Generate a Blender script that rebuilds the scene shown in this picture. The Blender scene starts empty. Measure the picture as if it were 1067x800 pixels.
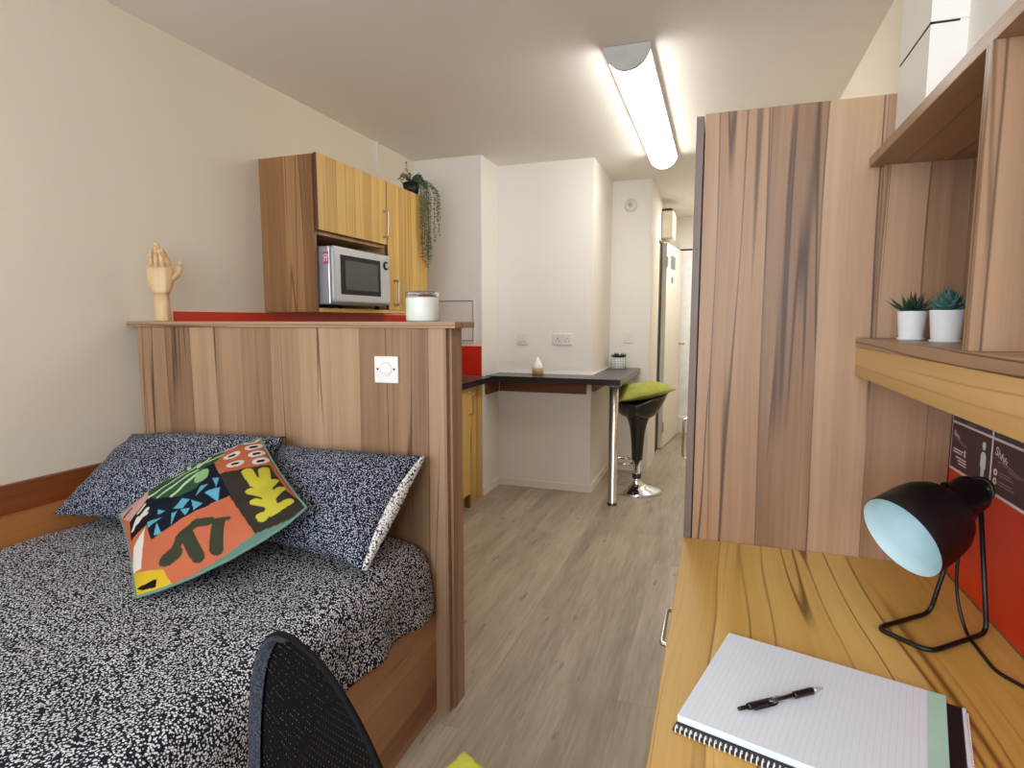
import bpy, bmesh, math, random
from mathutils import Vector, Matrix, noise
random.seed(7)
PI = math.pi
scn = bpy.context.scene
COL = scn.collection

# ------------------------------------------------------------------ colour + materials
def lin(c):
    r = []
    for v in c[:3]:
        v = v / 255.0
        r.append(v / 12.92 if v <= 0.04045 else ((v + 0.055) / 1.055) ** 2.4)
    return (r[0], r[1], r[2], 1.0)

class NT:
    def __init__(self, name):
        self.m = bpy.data.materials.new(name); self.m.use_nodes = True
        self.t = self.m.node_tree; self.t.nodes.clear()
        self.out = self.t.nodes.new('ShaderNodeOutputMaterial')
    def n(self, typ, **kw):
        nd = self.t.nodes.new(typ)
        for k, v in kw.items(): setattr(nd, k, v)
        return nd
    def l(self, a, b): self.t.links.new(a, b)
    def val(self, sock, v):
        if hasattr(v, 'is_linked') or isinstance(v, bpy.types.NodeSocket): self.l(v, sock)
        else: sock.default_value = v
    def math(self, op, a, b=0.0, c=None, clamp=False):
        nd = self.n('ShaderNodeMath', operation=op, use_clamp=clamp)
        self.val(nd.inputs[0], a); self.val(nd.inputs[1], b)
        if c is not None: self.val(nd.inputs[2], c)
        return nd.outputs[0]
    def comb(self, x, y, z):
        nd = self.n('ShaderNodeCombineXYZ')
        for i, v in enumerate((x, y, z)): self.val(nd.inputs[i], v)
        return nd.outputs[0]
    def noise(self, vec, scale=1.0, detail=2.0, rough=0.5):
        nd = self.n('ShaderNodeTexNoise'); self.l(vec, nd.inputs['Vector'])
        nd.inputs['Scale'].default_value = scale; nd.inputs['Detail'].default_value = detail
        nd.inputs['Roughness'].default_value = rough
        return nd.outputs['Fac']
    def white(self, v):
        nd = self.n('ShaderNodeTexWhiteNoise', noise_dimensions='1D'); self.val(nd.inputs['W'], v); return nd.outputs['Value']
    def maprange(self, v, a, b, c=0.0, d=1.0, smooth=False):
        nd = self.n('ShaderNodeMapRange')
        if smooth: nd.interpolation_type = 'SMOOTHSTEP'
        self.val(nd.inputs[0], v)
        for i, x in enumerate((a, b, c, d)): nd.inputs[i + 1].default_value = x
        return nd.outputs[0]
    def ramp(self, fac, stops):
        nd = self.n('ShaderNodeValToRGB'); cr = nd.color_ramp
        while len(cr.elements) < len(stops): cr.elements.new(0.5)
        for e, (p, c) in zip(cr.elements, stops): e.position = p; e.color = lin(c)
        self.l(fac, nd.inputs[0]); return nd.outputs[0]
    def mix(self, fac, a, b):
        nd = self.n('ShaderNodeMix', data_type='RGBA')
        self.val(nd.inputs[0], fac); self.val(nd.inputs[6], a); self.val(nd.inputs[7], b)
        return nd.outputs[2]
    def xyz(self, kind='Object'):
        tc = self.n('ShaderNodeTexCoord'); sp = self.n('ShaderNodeSeparateXYZ'); self.l(tc.outputs[kind], sp.inputs[0])
        return tc.outputs[kind], sp.outputs[0], sp.outputs[1], sp.outputs[2]
    def bsdf(self, color, rough=0.5, metal=0.0, spec=0.5, bump=None, bstr=0.1, bdist=0.01, **kw):
        b = self.n('ShaderNodeBsdfPrincipled')
        self.val(b.inputs['Base Color'], color); self.val(b.inputs['Roughness'], rough)
        b.inputs['Metallic'].default_value = metal; b.inputs['Specular IOR Level'].default_value = spec
        for k, v in kw.items(): self.val(b.inputs[k], v)
        if bump is not None:
            bp = self.n('ShaderNodeBump'); bp.inputs['Strength'].default_value = bstr; bp.inputs['Distance'].default_value = bdist
            self.l(bump, bp.inputs['Height']); self.l(bp.outputs[0], b.inputs['Normal'])
        self.l(b.outputs[0], self.out.inputs[0]); return b

M = {}
def plain(name, c, rough=0.5, metal=0.0, spec=0.5, var=0.03, **kw):
    t = NT(name); co, x, y, z = t.xyz()
    f = t.noise(co, 14.0, 3.0)
    c1 = tuple(max(0, v * (1 - var)) for v in c); c2 = tuple(min(255, v * (1 + var)) for v in c)
    t.bsdf(t.ramp(f, [(0.3, c1), (0.7, c2)]), rough, metal, spec, **kw)
    M[name] = t.m; return t.m

def paint(name, c, bstr=0.06):
    t = NT(name); co, x, y, z = t.xyz()
    f = t.noise(co, 1.3, 3.0); g = t.noise(co, 160.0, 2.0)
    t.bsdf(t.ramp(f, [(0.3, tuple(v * 0.985 for v in c)), (0.7, c)]), 0.75, 0, 0.25, bump=g, bstr=bstr, bdist=0.002)
    M[name] = t.m

def wood(name, along, lo, mid, hi, dark, pw=0.085, rough=0.42, veins=1.0, seed=0.0, warp=0.018):
    t = NT(name); co, x, y, z = t.xyz()
    ax = {'X': (x, y, z), 'Y': (y, x, z), 'Z': (z, x, y)}[along]
    l = ax[0]; q = t.math('ADD', t.math('ADD', ax[1], ax[2]), 3.17 + seed)
    w = t.noise(t.comb(t.math('MULTIPLY', l, 0.9), t.math('MULTIPLY', q, 2.4), seed), 1.0, 1.5)
    qw = t.math('ADD', q, t.math('MULTIPLY', t.math('SUBTRACT', w, 0.5), warp * 2.4))
    pk = t.math('DIVIDE', qw, pw)
    pid = t.math('FLOOR', pk)
    tone = t.white(t.math('ADD', pid, seed * 7.3))
    fr = t.math('FRACT', pk)
    fine = t.noise(t.comb(t.math('MULTIPLY', l, 1.6), t.math('MULTIPLY', qw, 95.0), pid), 1.0, 3.0, 0.6)
    broad = t.noise(t.comb(t.math('MULTIPLY', l, 0.8), t.math('MULTIPLY', qw, 17.0), t.math('MULTIPLY', pid, 3.1)), 1.0, 2.0)
    s = t.math('ADD', t.math('ADD', t.math('MULTIPLY', tone, 0.36), t.math('MULTIPLY', fine, 0.30)), t.math('MULTIPLY', broad, 0.44))
    col = t.ramp(s, [(0.28, lo), (0.55, mid), (0.82, hi)])
    # thin dark heartwood lines: some on the joints of the staves, some inside them
    v = t.noise(t.comb(t.math('MULTIPLY', l, 0.35), t.math('MULTIPLY', qw, 15.0), t.math('ADD', t.math('MULTIPLY', pid, 1.7), seed)), 1.0, 1.0)
    d = t.math('ABSOLUTE', t.math('SUBTRACT', v, 0.5))
    line = t.maprange(d, 0.0, 0.017, 1.0, 0.0, True)
    gate = t.maprange(t.noise(t.comb(t.math('MULTIPLY', l, 0.9), t.math('MULTIPLY', qw, 5.0), 9.0 + seed), 1.0, 1.0), 0.42, 0.56, 0.0, 1.0, True)
    jl = t.maprange(t.math('MINIMUM', fr, t.math('SUBTRACT', 1.0, fr)), 0.0, 0.0032 / pw, 1.0, 0.0, True)
    jg = t.math('GREATER_THAN', t.white(t.math('ADD', pid, 41.0 + seed)), 0.3)
    jn = t.maprange(t.noise(t.comb(t.math('MULTIPLY', l, 2.0), pid, 2.0), 1.0, 1.0), 0.3, 0.6, 0.3, 1.0)
    k = t.math('MAXIMUM', t.math('MULTIPLY', t.math('MULTIPLY', line, gate), 0.9 * veins), t.math('MULTIPLY', t.math('MULTIPLY', jl, jg), t.math('MULTIPLY', jn, 0.8 * veins)))
    col = t.mix(k, col, lin(dark))
    t.bsdf(col, rough, 0, 0.4, bump=fine, bstr=0.04, bdist=0.002)
    M[name] = t.m

WAL = dict(lo=(122, 92, 68), mid=(160, 126, 97), hi=(184, 152, 122), dark=(70, 46, 32))
GOL = dict(lo=(178, 136, 62), mid=(206, 165, 84), hi=(222, 188, 112), dark=(112, 72, 28))
for a in 'XYZ':
    wood('walnut_' + a, a, seed={'X': 0.3, 'Y': 0.9, 'Z': 0.0}[a], **WAL)
wood('walnut_wide_Z', 'Z', seed=2.3, pw=0.12, **WAL)
wood('golden_Y', 'Y', seed=1.1, pw=0.10, warp=0.05, **GOL)
wood('golden_Z', 'Z', seed=0.5, pw=0.075, **GOL)
wood('divider_Z', 'Z', (104, 76, 54), (142, 108, 80), (170, 136, 106), (58, 38, 26), pw=0.06, seed=9.3, warp=0.05)
wood('walnut_warmlit_Z', 'Z', (122, 86, 52), (158, 117, 77), (182, 142, 100), (84, 54, 32), pw=0.10, seed=8.0)  # walnut with the warm light on the cupboard put into its colour
wood('fascia_Y', 'Y', (186, 142, 84), (206, 165, 106), (219, 182, 126), (150, 106, 60), pw=0.16, seed=3.3, veins=0.6)
wood('bed_Y', 'Y', (138, 92, 58), (166, 118, 80), (188, 142, 104), (96, 58, 36), pw=0.07, seed=4.1, veins=0.6)
wood('rail_Y', 'Y', (120, 62, 28), (142, 78, 38), (160, 94, 50), (92, 44, 20), pw=0.09, seed=5.0, veins=0.4)
wood('rail_light_Y', 'Y', (156, 96, 50), (176, 114, 64), (190, 128, 76), (120, 70, 36), pw=0.09, seed=5.5, veins=0.4)
wood('batten', 'X', (104, 62, 44), (124, 76, 54), (140, 88, 64), (80, 46, 32), pw=0.2, seed=6.0, veins=0.3)
wood('beech', 'Z', (196, 160, 116), (212, 178, 134), (224, 192, 150), (170, 130, 88), pw=0.03, seed=7.0, veins=0.2)

paint('wall_white', (232, 228, 221))
paint('wall_cream', (222, 212, 194))
paint('ceiling_paint', (236, 231, 224))
paint('gloss_cream', (232, 227, 213), 0.02)
paint('panel_white', (226, 220, 214), 0.02)
plain('red_panel', (208, 44, 14), 0.35, spec=0.5, var=0.02)
plain('black_plastic', (22, 21, 22), 0.35)
plain('black_matt', (18, 17, 18), 0.85, spec=0.1)
plain('black_gloss', (14, 12, 13), 0.08, spec=0.7)
plain('lamp_black', (16, 15, 16), 0.42, spec=0.4)
plain('lamp_inside', (186, 212, 220), 0.5)
plain('white_plastic', (236, 236, 234), 0.3)
plain('pale_plastic', (222, 219, 214), 0.35)
plain('grey_cap', (190, 188, 186), 0.5)
plain('cream_plastic', (226, 218, 198), 0.4)
plain('chrome', (225, 225, 228), 0.12, 1.0, var=0.01)
plain('steel', (190, 182, 172), 0.28, 1.0, var=0.02)
plain('silver', (184, 188, 194), 0.32, 0.55, var=0.01)
plain('mw_glass', (66, 70, 70), 0.25, spec=0.3, var=0.02)
plain('mw_trim', (18, 20, 20), 0.45, spec=0.2)
plain('pink_label', (214, 44, 110), 0.5)
plain('worktop', (74, 71, 70), 0.3, spec=0.5, var=0.12)
plain('worktop_edge', (38, 35, 35), 0.25)
plain('hob_glass', (16, 16, 18), 0.08)
plain('lime', (168, 170, 84), 0.85, spec=0.15, var=0.05)
plain('lime_fluffy', (200, 202, 84), 0.95, spec=0.1, var=0.12)
plain('pot_white', (232, 234, 236), 0.35)
plain('soil', (40, 30, 24), 0.95)
plain('leaf_dark', (28, 60, 46), 0.5, var=0.3)
plain('leaf_blue', (54, 100, 92), 0.5, var=0.22)
plain('leaf_trail', (98, 124, 98), 0.55, var=0.3)
plain('stem', (96, 84, 54), 0.7)
plain('mattress_white', (226, 222, 214), 0.8, spec=0.1)
plain('paper', (226, 235, 244), 0.7, spec=0.2, var=0.01)
plain('mint', (178, 218, 198), 0.7, spec=0.2)
plain('cover_black', (24, 20, 22), 0.45)
plain('candle', (226, 232, 224), 0.3, spec=0.6)
plain('ceramic', (240, 238, 234), 0.25)
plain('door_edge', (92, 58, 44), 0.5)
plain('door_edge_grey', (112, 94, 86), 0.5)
plain('tan_wood', (176, 136, 88), 0.5)
plain('ink', (30, 30, 34), 0.4)
plain('poster_dark', (70, 44, 54), 0.5)
plain('poster_head', (58, 62, 72), 0.5)
plain('poster_white', (228, 216, 222), 0.5)
plain('poster_mint', (206, 226, 216), 0.5)
plain('poster_line', (170, 132, 142), 0.5)
plain('sign_grey', (120, 118, 112), 0.6)
plain('teal', (104, 138, 124), 0.85, spec=0.1)
plain('shadow_gap', (52, 40, 34), 0.7)

def clear(name, tint, rough=0.03):
    t = NT(name)
    b = t.bsdf(lin(tint), rough, 0, 0.5)
    b.inputs['Transmission Weight'].default_value = 1.0; b.inputs['IOR'].default_value = 1.45
    M[name] = t.m
clear('clear_glass', (240, 246, 246)); clear('clear_plastic', (236, 236, 240), 0.05)

def emit(name, c, s):
    t = NT(name); e = t.n('ShaderNodeEmission'); e.inputs[0].default_value = lin(c); e.inputs[1].default_value = s
    t.l(e.outputs[0], t.out.inputs[0]); M[name] = t.m

def speckle(name, bg, fg, scale=95.0, thr=0.40):
    t = NT(name); co, x, y, z = t.xyz()
    wv = t.n('ShaderNodeTexNoise'); wv.inputs['Scale'].default_value = 120; t.l(co, wv.inputs['Vector'])
    ad = t.n('ShaderNodeMix', data_type='VECTOR'); ad.inputs[0].default_value = 0.006
    t.l(co, ad.inputs[4]); t.l(wv.outputs['Color'], ad.inputs[5])
    vo = t.n('ShaderNodeTexVoronoi', feature='F1'); vo.inputs['Scale'].default_value = scale
    t.l(ad.outputs[1], vo.inputs['Vector'])
    k = t.maprange(vo.outputs['Distance'], thr - 0.06, thr + 0.06, 1.0, 0.0, True)
    wk = t.noise(co, 380.0, 2.0)
    t.bsdf(t.mix(k, lin(bg), lin(fg)), 0.85, 0, 0.12, bump=wk, bstr=0.15, bdist=0.001)
    M[name] = t.m
speckle('speckled', (28, 28, 40), (218, 218, 222), 205.0, 0.43)
speckle('speckled_pillow', (28, 31, 46), (178, 184, 200), 225.0, 0.40)
speckle('speckled_light', (60, 58, 66), (228, 224, 220), 185.0, 0.62)

def floor_mat():
    t = NT('floor_vinyl'); co, x, y, z = t.xyz()
    pw = 0.15
    px = t.math('DIVIDE', t.math('ADD', x, 5.03), pw); pid = t.math('FLOOR', px); fr = t.math('FRACT', px)
    py = t.math('DIVIDE', t.math('ADD', y, t.math('MULTIPLY', t.white(pid), 1.2)), 1.2); bid = t.math('FLOOR', py); fy = t.math('FRACT', py)
    tone = t.white(t.math('ADD', t.math('MULTIPLY', pid, 13.7), t.math('MULTIPLY', bid, 5.1)))
    off = t.math('MULTIPLY', tone, 9.0)
    broad = t.noise(t.comb(t.math('MULTIPLY', x, 11.0), t.math('MULTIPLY', y, 1.6), off), 1.0, 3.0, 0.6)
    fine = t.noise(t.comb(t.math('MULTIPLY', x, 95.0), t.math('MULTIPLY', y, 5.0), off), 1.0, 3.0, 0.65)
    s = t.math('ADD', t.math('ADD', t.math('MULTIPLY', tone, 0.12), t.math('MULTIPLY', broad, 0.46)), t.math('MULTIPLY', fine, 0.36))
    col = t.ramp(s, [(0.26, (132, 119, 102)), (0.5, (172, 158, 138)), (0.74, (200, 187, 166))])
    kn = t.noise(t.comb(t.math('MULTIPLY', x, 26.0), t.math('MULTIPLY', y, 6.0), 4.0), 1.0, 2.0)
    col = t.mix(t.maprange(kn, 0.66, 0.74, 0.0, 0.55, True), col, lin((96, 80, 64)))
    j = t.math('MAXIMUM', t.maprange(fr, 0.0, 0.012, 0.35, 0.0), t.maprange(fy, 0.0, 0.002, 0.35, 0.0))
    col = t.mix(j, col, lin((104, 90, 74)))
    t.bsdf(col, 0.38, 0, 0.4, bump=fine, bstr=0.06, bdist=0.002)
    M['floor_vinyl'] = t.m
floor_mat()

def meshy():
    t = NT('mesh_fabric'); co, u, v, w = t.xyz('UV')
    a = t.math('SINE', t.math('MULTIPLY', u, 2 * PI * 55)); b = t.math('SINE', t.math('MULTIPLY', v, 2 * PI * 36))
    hole = t.math('MULTIPLY', t.math('GREATER_THAN', a, 0.9), t.math('GREATER_THAN', b, 0.8))
    pr = t.bsdf(lin((14, 12, 13)), 0.9, 0, 0.05)
    tr = t.n('ShaderNodeBsdfTransparent'); mx = t.n('ShaderNodeMixShader')
    t.l(hole, mx.inputs[0]); t.l(pr.outputs[0], mx.inputs[1]); t.l(tr.outputs[0], mx.inputs[2])
    t.l(mx.outputs[0], t.out.inputs[0]); M['mesh_fabric'] = t.m
    t = NT('mesh_edge'); co, u, v, w = t.xyz()
    vo = t.n('ShaderNodeTexVoronoi'); vo.inputs['Scale'].default_value = 300; t.l(co, vo.inputs['Vector'])
    col = t.ramp(vo.outputs['Distance'], [(0.2, (24, 25, 29)), (0.7, (64, 67, 76))])
    t.bsdf(col, 0.8, 0, 0.15, bump=vo.outputs['Distance'], bstr=0.4, bdist=0.002); M['mesh_edge'] = t.m
meshy()

def patterned_pot():
    t = NT('pot_pattern'); co, x, y, z = t.xyz()
    a = t.math('SINE', t.math('MULTIPLY', t.math('ADD', x, t.math('MULTIPLY', z, 0.9)), 270)); b = t.math('SINE', t.math('MULTIPLY', t.math('SUBTRACT', x, t.math('MULTIPLY', z, 0.9)), 270))
    k = t.math('GREATER_THAN', t.math('MULTIPLY', a, b), 0.25)
    t.bsdf(t.mix(k, lin((232, 230, 226)), lin((40, 40, 42))), 0.4); M['pot_pattern'] = t.m
patterned_pot()

def ruled():
    t = NT('ruled_paper'); co, x, y, z = t.xyz()
    f = t.math('FRACT', t.math('DIVIDE', t.math('ADD', x, 5.0), 0.008))
    k = t.maprange(f, 0.0, 0.10, 0.35, 0.0)
    t.bsdf(t.mix(k, lin((224, 233, 243)), lin((140, 152, 172))), 0.7, 0, 0.2); M['ruled_paper'] = t.m
ruled()

def vcol():
    t = NT('cushion_print'); a = t.n('ShaderNodeVertexColor'); a.layer_name = 'print'
    tc = t.n('ShaderNodeTexCoord'); wk = t.noise(tc.outputs['Object'], 420.0, 2.0)
    t.bsdf(a.outputs[0], 0.85, 0, 0.12, bump=wk, bstr=0.12, bdist=0.001); M['cushion_print'] = t.m
vcol()

# ------------------------------------------------------------------ object helpers
def empty(name, loc, label, cat, group=None, rz=0.0):
    o = bpy.data.objects.new(name, None); COL.objects.link(o)
    o.location = loc; o.rotation_euler = (0, 0, rz); o.empty_display_size = 0.05
    o['label'] = label; o['category'] = cat
    if group: o['group'] = group
    return o
def tag(o, label, cat, group=None, kind=None):
    o['label'] = label; o['category'] = cat
    if group: o['group'] = group
    if kind: o['kind'] = kind
    return o
def struct(o):
    o['kind'] = 'structure'; return o

class B:
    """collects geometry in world coordinates; build() links ONE mesh object"""
    def __init__(self): self.bm = bmesh.new(); self.mats = []; self.cur = 0
    def mat(self, m):
        if m not in self.mats: self.mats.append(m)
        self.cur = self.mats.index(m); return self
    def _fin(self, faces):
        for f in faces: f.material_index = self.cur
    def box(self, x0, x1, y0, y1, z0, z1, bev=0.0, rot=None, seg=2):
        bm = bmesh.new(); bmesh.ops.create_cube(bm, size=1.0)
        bmesh.ops.scale(bm, vec=(abs(x1 - x0), abs(y1 - y0), abs(z1 - z0)), verts=bm.verts)
        if bev: bmesh.ops.bevel(bm, geom=list(bm.edges), offset=bev, segments=seg, affect='EDGES', profile=0.5)
        c = Vector(((x0 + x1) / 2, (y0 + y1) / 2, (z0 + z1) / 2))
        mt = Matrix.Translation(c)
        if rot is not None: mt = mt @ rot
        bm.transform(mt); return self.join(bm)
    def join(self, bm):
        vm = {}
        for v in bm.verts: vm[v] = self.bm.verts.new(v.co)
        for f in bm.faces:
            try:
                nf = self.bm.faces.new([vm[v] for v in f.verts]); nf.material_index = self.cur; nf.smooth = f.smooth
            except ValueError: pass
        bm.free(); return self
    def prism(self, pts, z0, z1):
        a = [self.bm.verts.new((x, y, z0)) for x, y in pts]; b = [self.bm.verts.new((x, y, z1)) for x, y in pts]
        n = len(pts); fs = [self.bm.faces.new(a[::-1]), self.bm.faces.new(b)]
        for i in range(n): fs.append(self.bm.faces.new((a[i], a[(i + 1) % n], b[(i + 1) % n], b[i])))
        self._fin(fs); return self
    def tube(self, pts, r, seg=10, closed=False, cap=True):
        pts = [Vector(p) for p in pts]; n = len(pts)
        rad = r if isinstance(r, (list, tuple)) else [r] * n
        rings = []; prev = None
        for i, p in enumerate(pts):
            if closed: d = (pts[(i + 1) % n] - pts[i - 1])
            else: d = pts[min(i + 1, n - 1)] - pts[max(i - 1, 0)]
            d.normalize()
            if prev is None:
                up = Vector((0, 0, 1)) if abs(d.z) < 0.9 else Vector((1, 0, 0)); u = d.cross(up).normalized()
            else:
                u = prev - d * prev.dot(d)
                u = u.normalized() if u.length > 1e-6 else d.orthogonal().normalized()
            prev = u; w = d.cross(u)
            rings.append([self.bm.verts.new(p + (u * math.cos(2 * PI * k / seg) + w * math.sin(2 * PI * k / seg)) * rad[i]) for k in range(seg)])
        fs = []
        for i in range(n if closed else n - 1):
            a, b = rings[i], rings[(i + 1) % n]
            for k in range(seg):
                f = self.bm.faces.new((a[k], a[(k + 1) % seg], b[(k + 1) % seg], b[k])); f.smooth = True; fs.append(f)
        if cap and not closed:
            fs.append(self.bm.faces.new(rings[0][::-1])); fs.append(self.bm.faces.new(rings[-1]))
        self._fin(fs); return self
    def lathe(self, prof, c=(0, 0, 0), axis=(0, 0, 1), seg=32, smooth=True, sx=1.0, sy=1.0):
        ax = Vector(axis).normalized(); q = ax.to_track_quat('Z', 'Y') if abs(ax.z) < 0.999 else None
        c = Vector(c); rings = []
        for r, h in prof:
            ring = []
            if r < 1e-6:
                p = Vector((0, 0, h)); p = q @ p if q else (p if ax.z > 0 else -p); ring = [self.bm.verts.new(c + p)]
            else:
                for k in range(seg):
                    p = Vector((r * sx * math.cos(2 * PI * k / seg), r * sy * math.sin(2 * PI * k / seg), h))
                    p = q @ p if q else p
                    ring.append(self.bm.verts.new(c + p))
            rings.append(ring)
        fs = []
        for a, b in zip(rings, rings[1:]):
            for k in range(seg):
                k2 = (k + 1) % seg
                if len(a) == 1 and len(b) == 1: continue
                if len(a) == 1: f = self.bm.faces.new((a[0], b[k2], b[k]))
                elif len(b) == 1: f = self.bm.faces.new((a[k], a[k2], b[0]))
                else: f = self.bm.faces.new((a[k], a[k2], b[k2], b[k]))
                f.smooth = smooth; fs.append(f)
        self._fin(fs); return self
    def cyl(self, a, b, r, seg=20, r2=None):
        a = Vector(a); b = Vector(b); h = (b - a).length
        r2 = r if r2 is None else r2
        return self.lathe([(0, 0), (r, 0), (r, 0), (r2, h), (r2, h), (0, h)], a, b - a, seg)
    def ball(self, c, r, sx=1, sy=1, sz=1, u=16, v=10, rot=None):
        bm = bmesh.new(); bmesh.ops.create_uvsphere(bm, u_segments=u, v_segments=v, radius=r)
        bmesh.ops.scale(bm, vec=(sx, sy, sz), verts=bm.verts)
        for f in bm.faces: f.smooth = True
        mt = Matrix.Translation(Vector(c))
        if rot is not None: mt = mt @ rot
        bm.transform(mt); return self.join(bm)
    def poly(self, pts):
        f = self.bm.faces.new([self.bm.verts.new(p) for p in pts]); self._fin([f]); return self
    def grid(self, fn, nu, nv, smooth=True, uv=False, closed_u=False):
        V = [[self.bm.verts.new(fn(i / nu, j / nv)) for j in range(nv + 1)] for i in range(nu + 1)]
        lay = self.bm.loops.layers.uv.verify() if uv else None
        fs = []
        for i in range(nu):
            for j in range(nv):
                f = self.bm.faces.new((V[i][j], V[i + 1][j], V[i + 1][j + 1], V[i][j + 1])); f.smooth = smooth; fs.append(f)
                if uv:
                    for lp, (a, b) in zip(f.loops, ((i, j), (i + 1, j), (i + 1, j + 1), (i, j + 1))): lp[lay].uv = (a / nu, b / nv)
        self._fin(fs); return V
    def build(self, name, mat=None, parent=None, fix=True, mods=None):
        me = bpy.data.meshes.new(name)
        off = Vector((0, 0, 0))
        if parent is not None:
            off = wloc(parent)
        else:
            xs = [v.co for v in self.bm.verts]
            off = Vector(((min(v.x for v in xs) + max(v.x for v in xs)) / 2, (min(v.y for v in xs) + max(v.y for v in xs)) / 2, min(v.z for v in xs)))
            self.off = off
        if fix: bmesh.ops.recalc_face_normals(self.bm, faces=list(self.bm.faces))
        self.bm.transform(Matrix.Translation(-off)); self.bm.to_mesh(me); self.bm.free()
        for m in (self.mats or [mat]): me.materials.append(M[m])
        o = bpy.data.objects.new(name, me); COL.objects.link(o)
        if parent is not None: o.parent = parent
        else: o.location = off
        return o
def wloc(o):
    v = Vector((0, 0, 0))
    while o is not None: v += o.location; o = o.parent
    return v
def ebox(name, mat, parent, x0, x1, y0, y1, z0, z1, bev=0.0):
    return B().box(x0, x1, y0, y1, z0, z1, bev).build(name, mat, parent)
def edge_band(o, mat):
    o.data.materials.append(M[mat])
    for p in o.data.polygons:
        if abs(p.normal.x) < 0.5: p.material_index = len(o.data.materials) - 1
def arc(c, r, a0, a1, n, fn):
    return [fn(c, r, a0 + (a1 - a0) * i / n) for i in range(n + 1)]
def rounded(pts, r, n=5, closed=False):
    """polyline with rounded corners"""
    P = [Vector(p) for p in pts]; out = []
    rng = range(len(P)) if closed else range(1, len(P) - 1)
    if not closed: out.append(P[0])
    for i in rng:
        a, b, c = P[i - 1], P[i], P[(i + 1) % len(P)]
        d1 = (a - b); d2 = (c - b); k = min(r, d1.length * 0.45, d2.length * 0.45)
        p0 = b + d1.normalized() * k; p2 = b + d2.normalized() * k
        for j in range(n + 1):
            t = j / n; out.append(p0 * (1 - t) ** 2 + b * 2 * t * (1 - t) + p2 * t * t)
    if not closed: out.append(P[-1])
    return out
def copy_tree(o, parent=None):
    c = o.copy(); COL.objects.link(c); c.parent = parent
    for ch in list(o.children): copy_tree(ch, c)
    return c
def bow_handle(name, parent, a, b, out, r=0.006, mat='chrome', depth=0.03):
    """D-shaped bar handle between a and b standing off by depth along out"""
    a = Vector(a); b = Vector(b); o = Vector(out) * depth
    d = (b - a).normalized() * 0.012
    q = B()
    q.tube(rounded([a, a + o, b + o, b], 0.012), r, 10)
    q.ball(a + o * 0.05, r * 1.5); q.ball(b + o * 0.05, r * 1.5)
    return q.build(name, mat, parent)
CHAIR = (-0.409, 0.485, 1.179, 0.797, 0.948, 0.186, 0.0, 2.45)
CUSH = (-0.005, 0.015)
LIGHT = dict(day=64.0, cor=11.0, exp=0.64, tube=11.5)
# ================================================================== SETTING
ZC = 2.43
q = B(); q.box(-2.3, 0.7, -1.3, 7.2, -0.06, 0.0); struct(q.build('floor', 'floor_vinyl'))
q = B(); q.box(-2.3, 0.7, -1.3, 7.2, ZC, ZC + 0.08); struct(q.build('ceiling', 'ceiling_paint'))
q = B(); q.box(-2.25, -2.13, -1.2, 3.95, 0, ZC); struct(q.build('wall_left', 'wall_cream'))
q = B(); q.prism([(-2.25, 3.95), (-1.60, 3.95), (-1.60, 4.28), (-0.87, 4.28), (-0.87, 5.05), (-0.545, 5.05), (-0.545, 7.0), (-2.25, 7.0)], 0, ZC)
struct(q.build('wall_back', 'wall_white'))  # same paint as the left wall, whitened to carry the light here
q = B(); q.prism([(0.512, -1.2), (0.512, 1.564), (0.557, 1.564), (0.557, 7.0), (0.68, 7.0), (0.68, -1.2)], 0, ZC)
struct(q.build('wall_right', 'wall_cream'))
q = B(); q.box(-2.25, 0.68, 7.0, 7.1, 0, ZC); struct(q.build('wall_end', 'wall_white'))
# wall behind the viewpoint with the window that lights the room
WX0, WX1, WZ0, WZ1 = -1.6, 0.46, 0.85, 2.25
q = B(); q.box(-2.25, WX0, -1.3, -1.2, 0, ZC); q.box(WX1, 0.68, -1.3, -1.2, 0, ZC); q.box(WX0, WX1, -1.3, -1.2, 0, WZ0); q.box(WX0, WX1, -1.3, -1.2, WZ1, ZC)
struct(q.build('wall_front', 'wall_cream'))
w = empty('window_1', (-0.57, -1.25, WZ0), 'white framed window in the wall behind the bed foot', 'window'); w['kind'] = 'structure'
q = B()
q.box(WX0, WX0 + 0.05, -1.28, -1.22, WZ0, WZ1); q.box(WX1 - 0.05, WX1, -1.28, -1.22, WZ0, WZ1)
q.box(WX0 + 0.05, WX1 - 0.05, -1.28, -1.22, WZ0, WZ0 + 0.05); q.box(WX0 + 0.05, WX1 - 0.05, -1.28, -1.22, WZ1 - 0.05, WZ1); q.box(-0.6, -0.55, -1.275, -1.225, WZ0 + 0.05, WZ1 - 0.05)
q.build('window_frame', 'white_plastic', w)
tg = NT('window_glass'); tb = tg.n('ShaderNodeBsdfTransparent'); gg = tg.n('ShaderNodeBsdfGlossy'); gg.inputs['Roughness'].default_value = 0.02
mx = tg.n('ShaderNodeMixShader'); mx.inputs[0].default_value = 0.06; tg.l(tb.outputs[0], mx.inputs[1]); tg.l(gg.outputs[0], mx.inputs[2]); tg.l(mx.outputs[0], tg.out.inputs[0]); M['window_glass'] = tg.m
q = B(); q.box(WX0 + 0.05, WX1 - 0.05, -1.253, -1.247, WZ0 + 0.05, WZ1 - 0.05); q.build('window_pane', 'window_glass', w)

# skirting
q = B(); q.prism([(-1.60, 3.938), (-1.588, 3.938), (-1.588, 4.268), (-0.858, 4.268), (-0.858, 5.038), (-0.545, 5.038), (-0.545, 5.05), (-0.87, 5.05), (-0.87, 4.28), (-1.60, 4.28)], 0, 0.055)
struct(q.build('baseboard_back', 'gloss_cream'))
q = B(); q.box(-0.36, 0.557, 6.985, 7.0, 0, 0.12); struct(q.build('baseboard_end', 'gloss_cream'))
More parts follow.
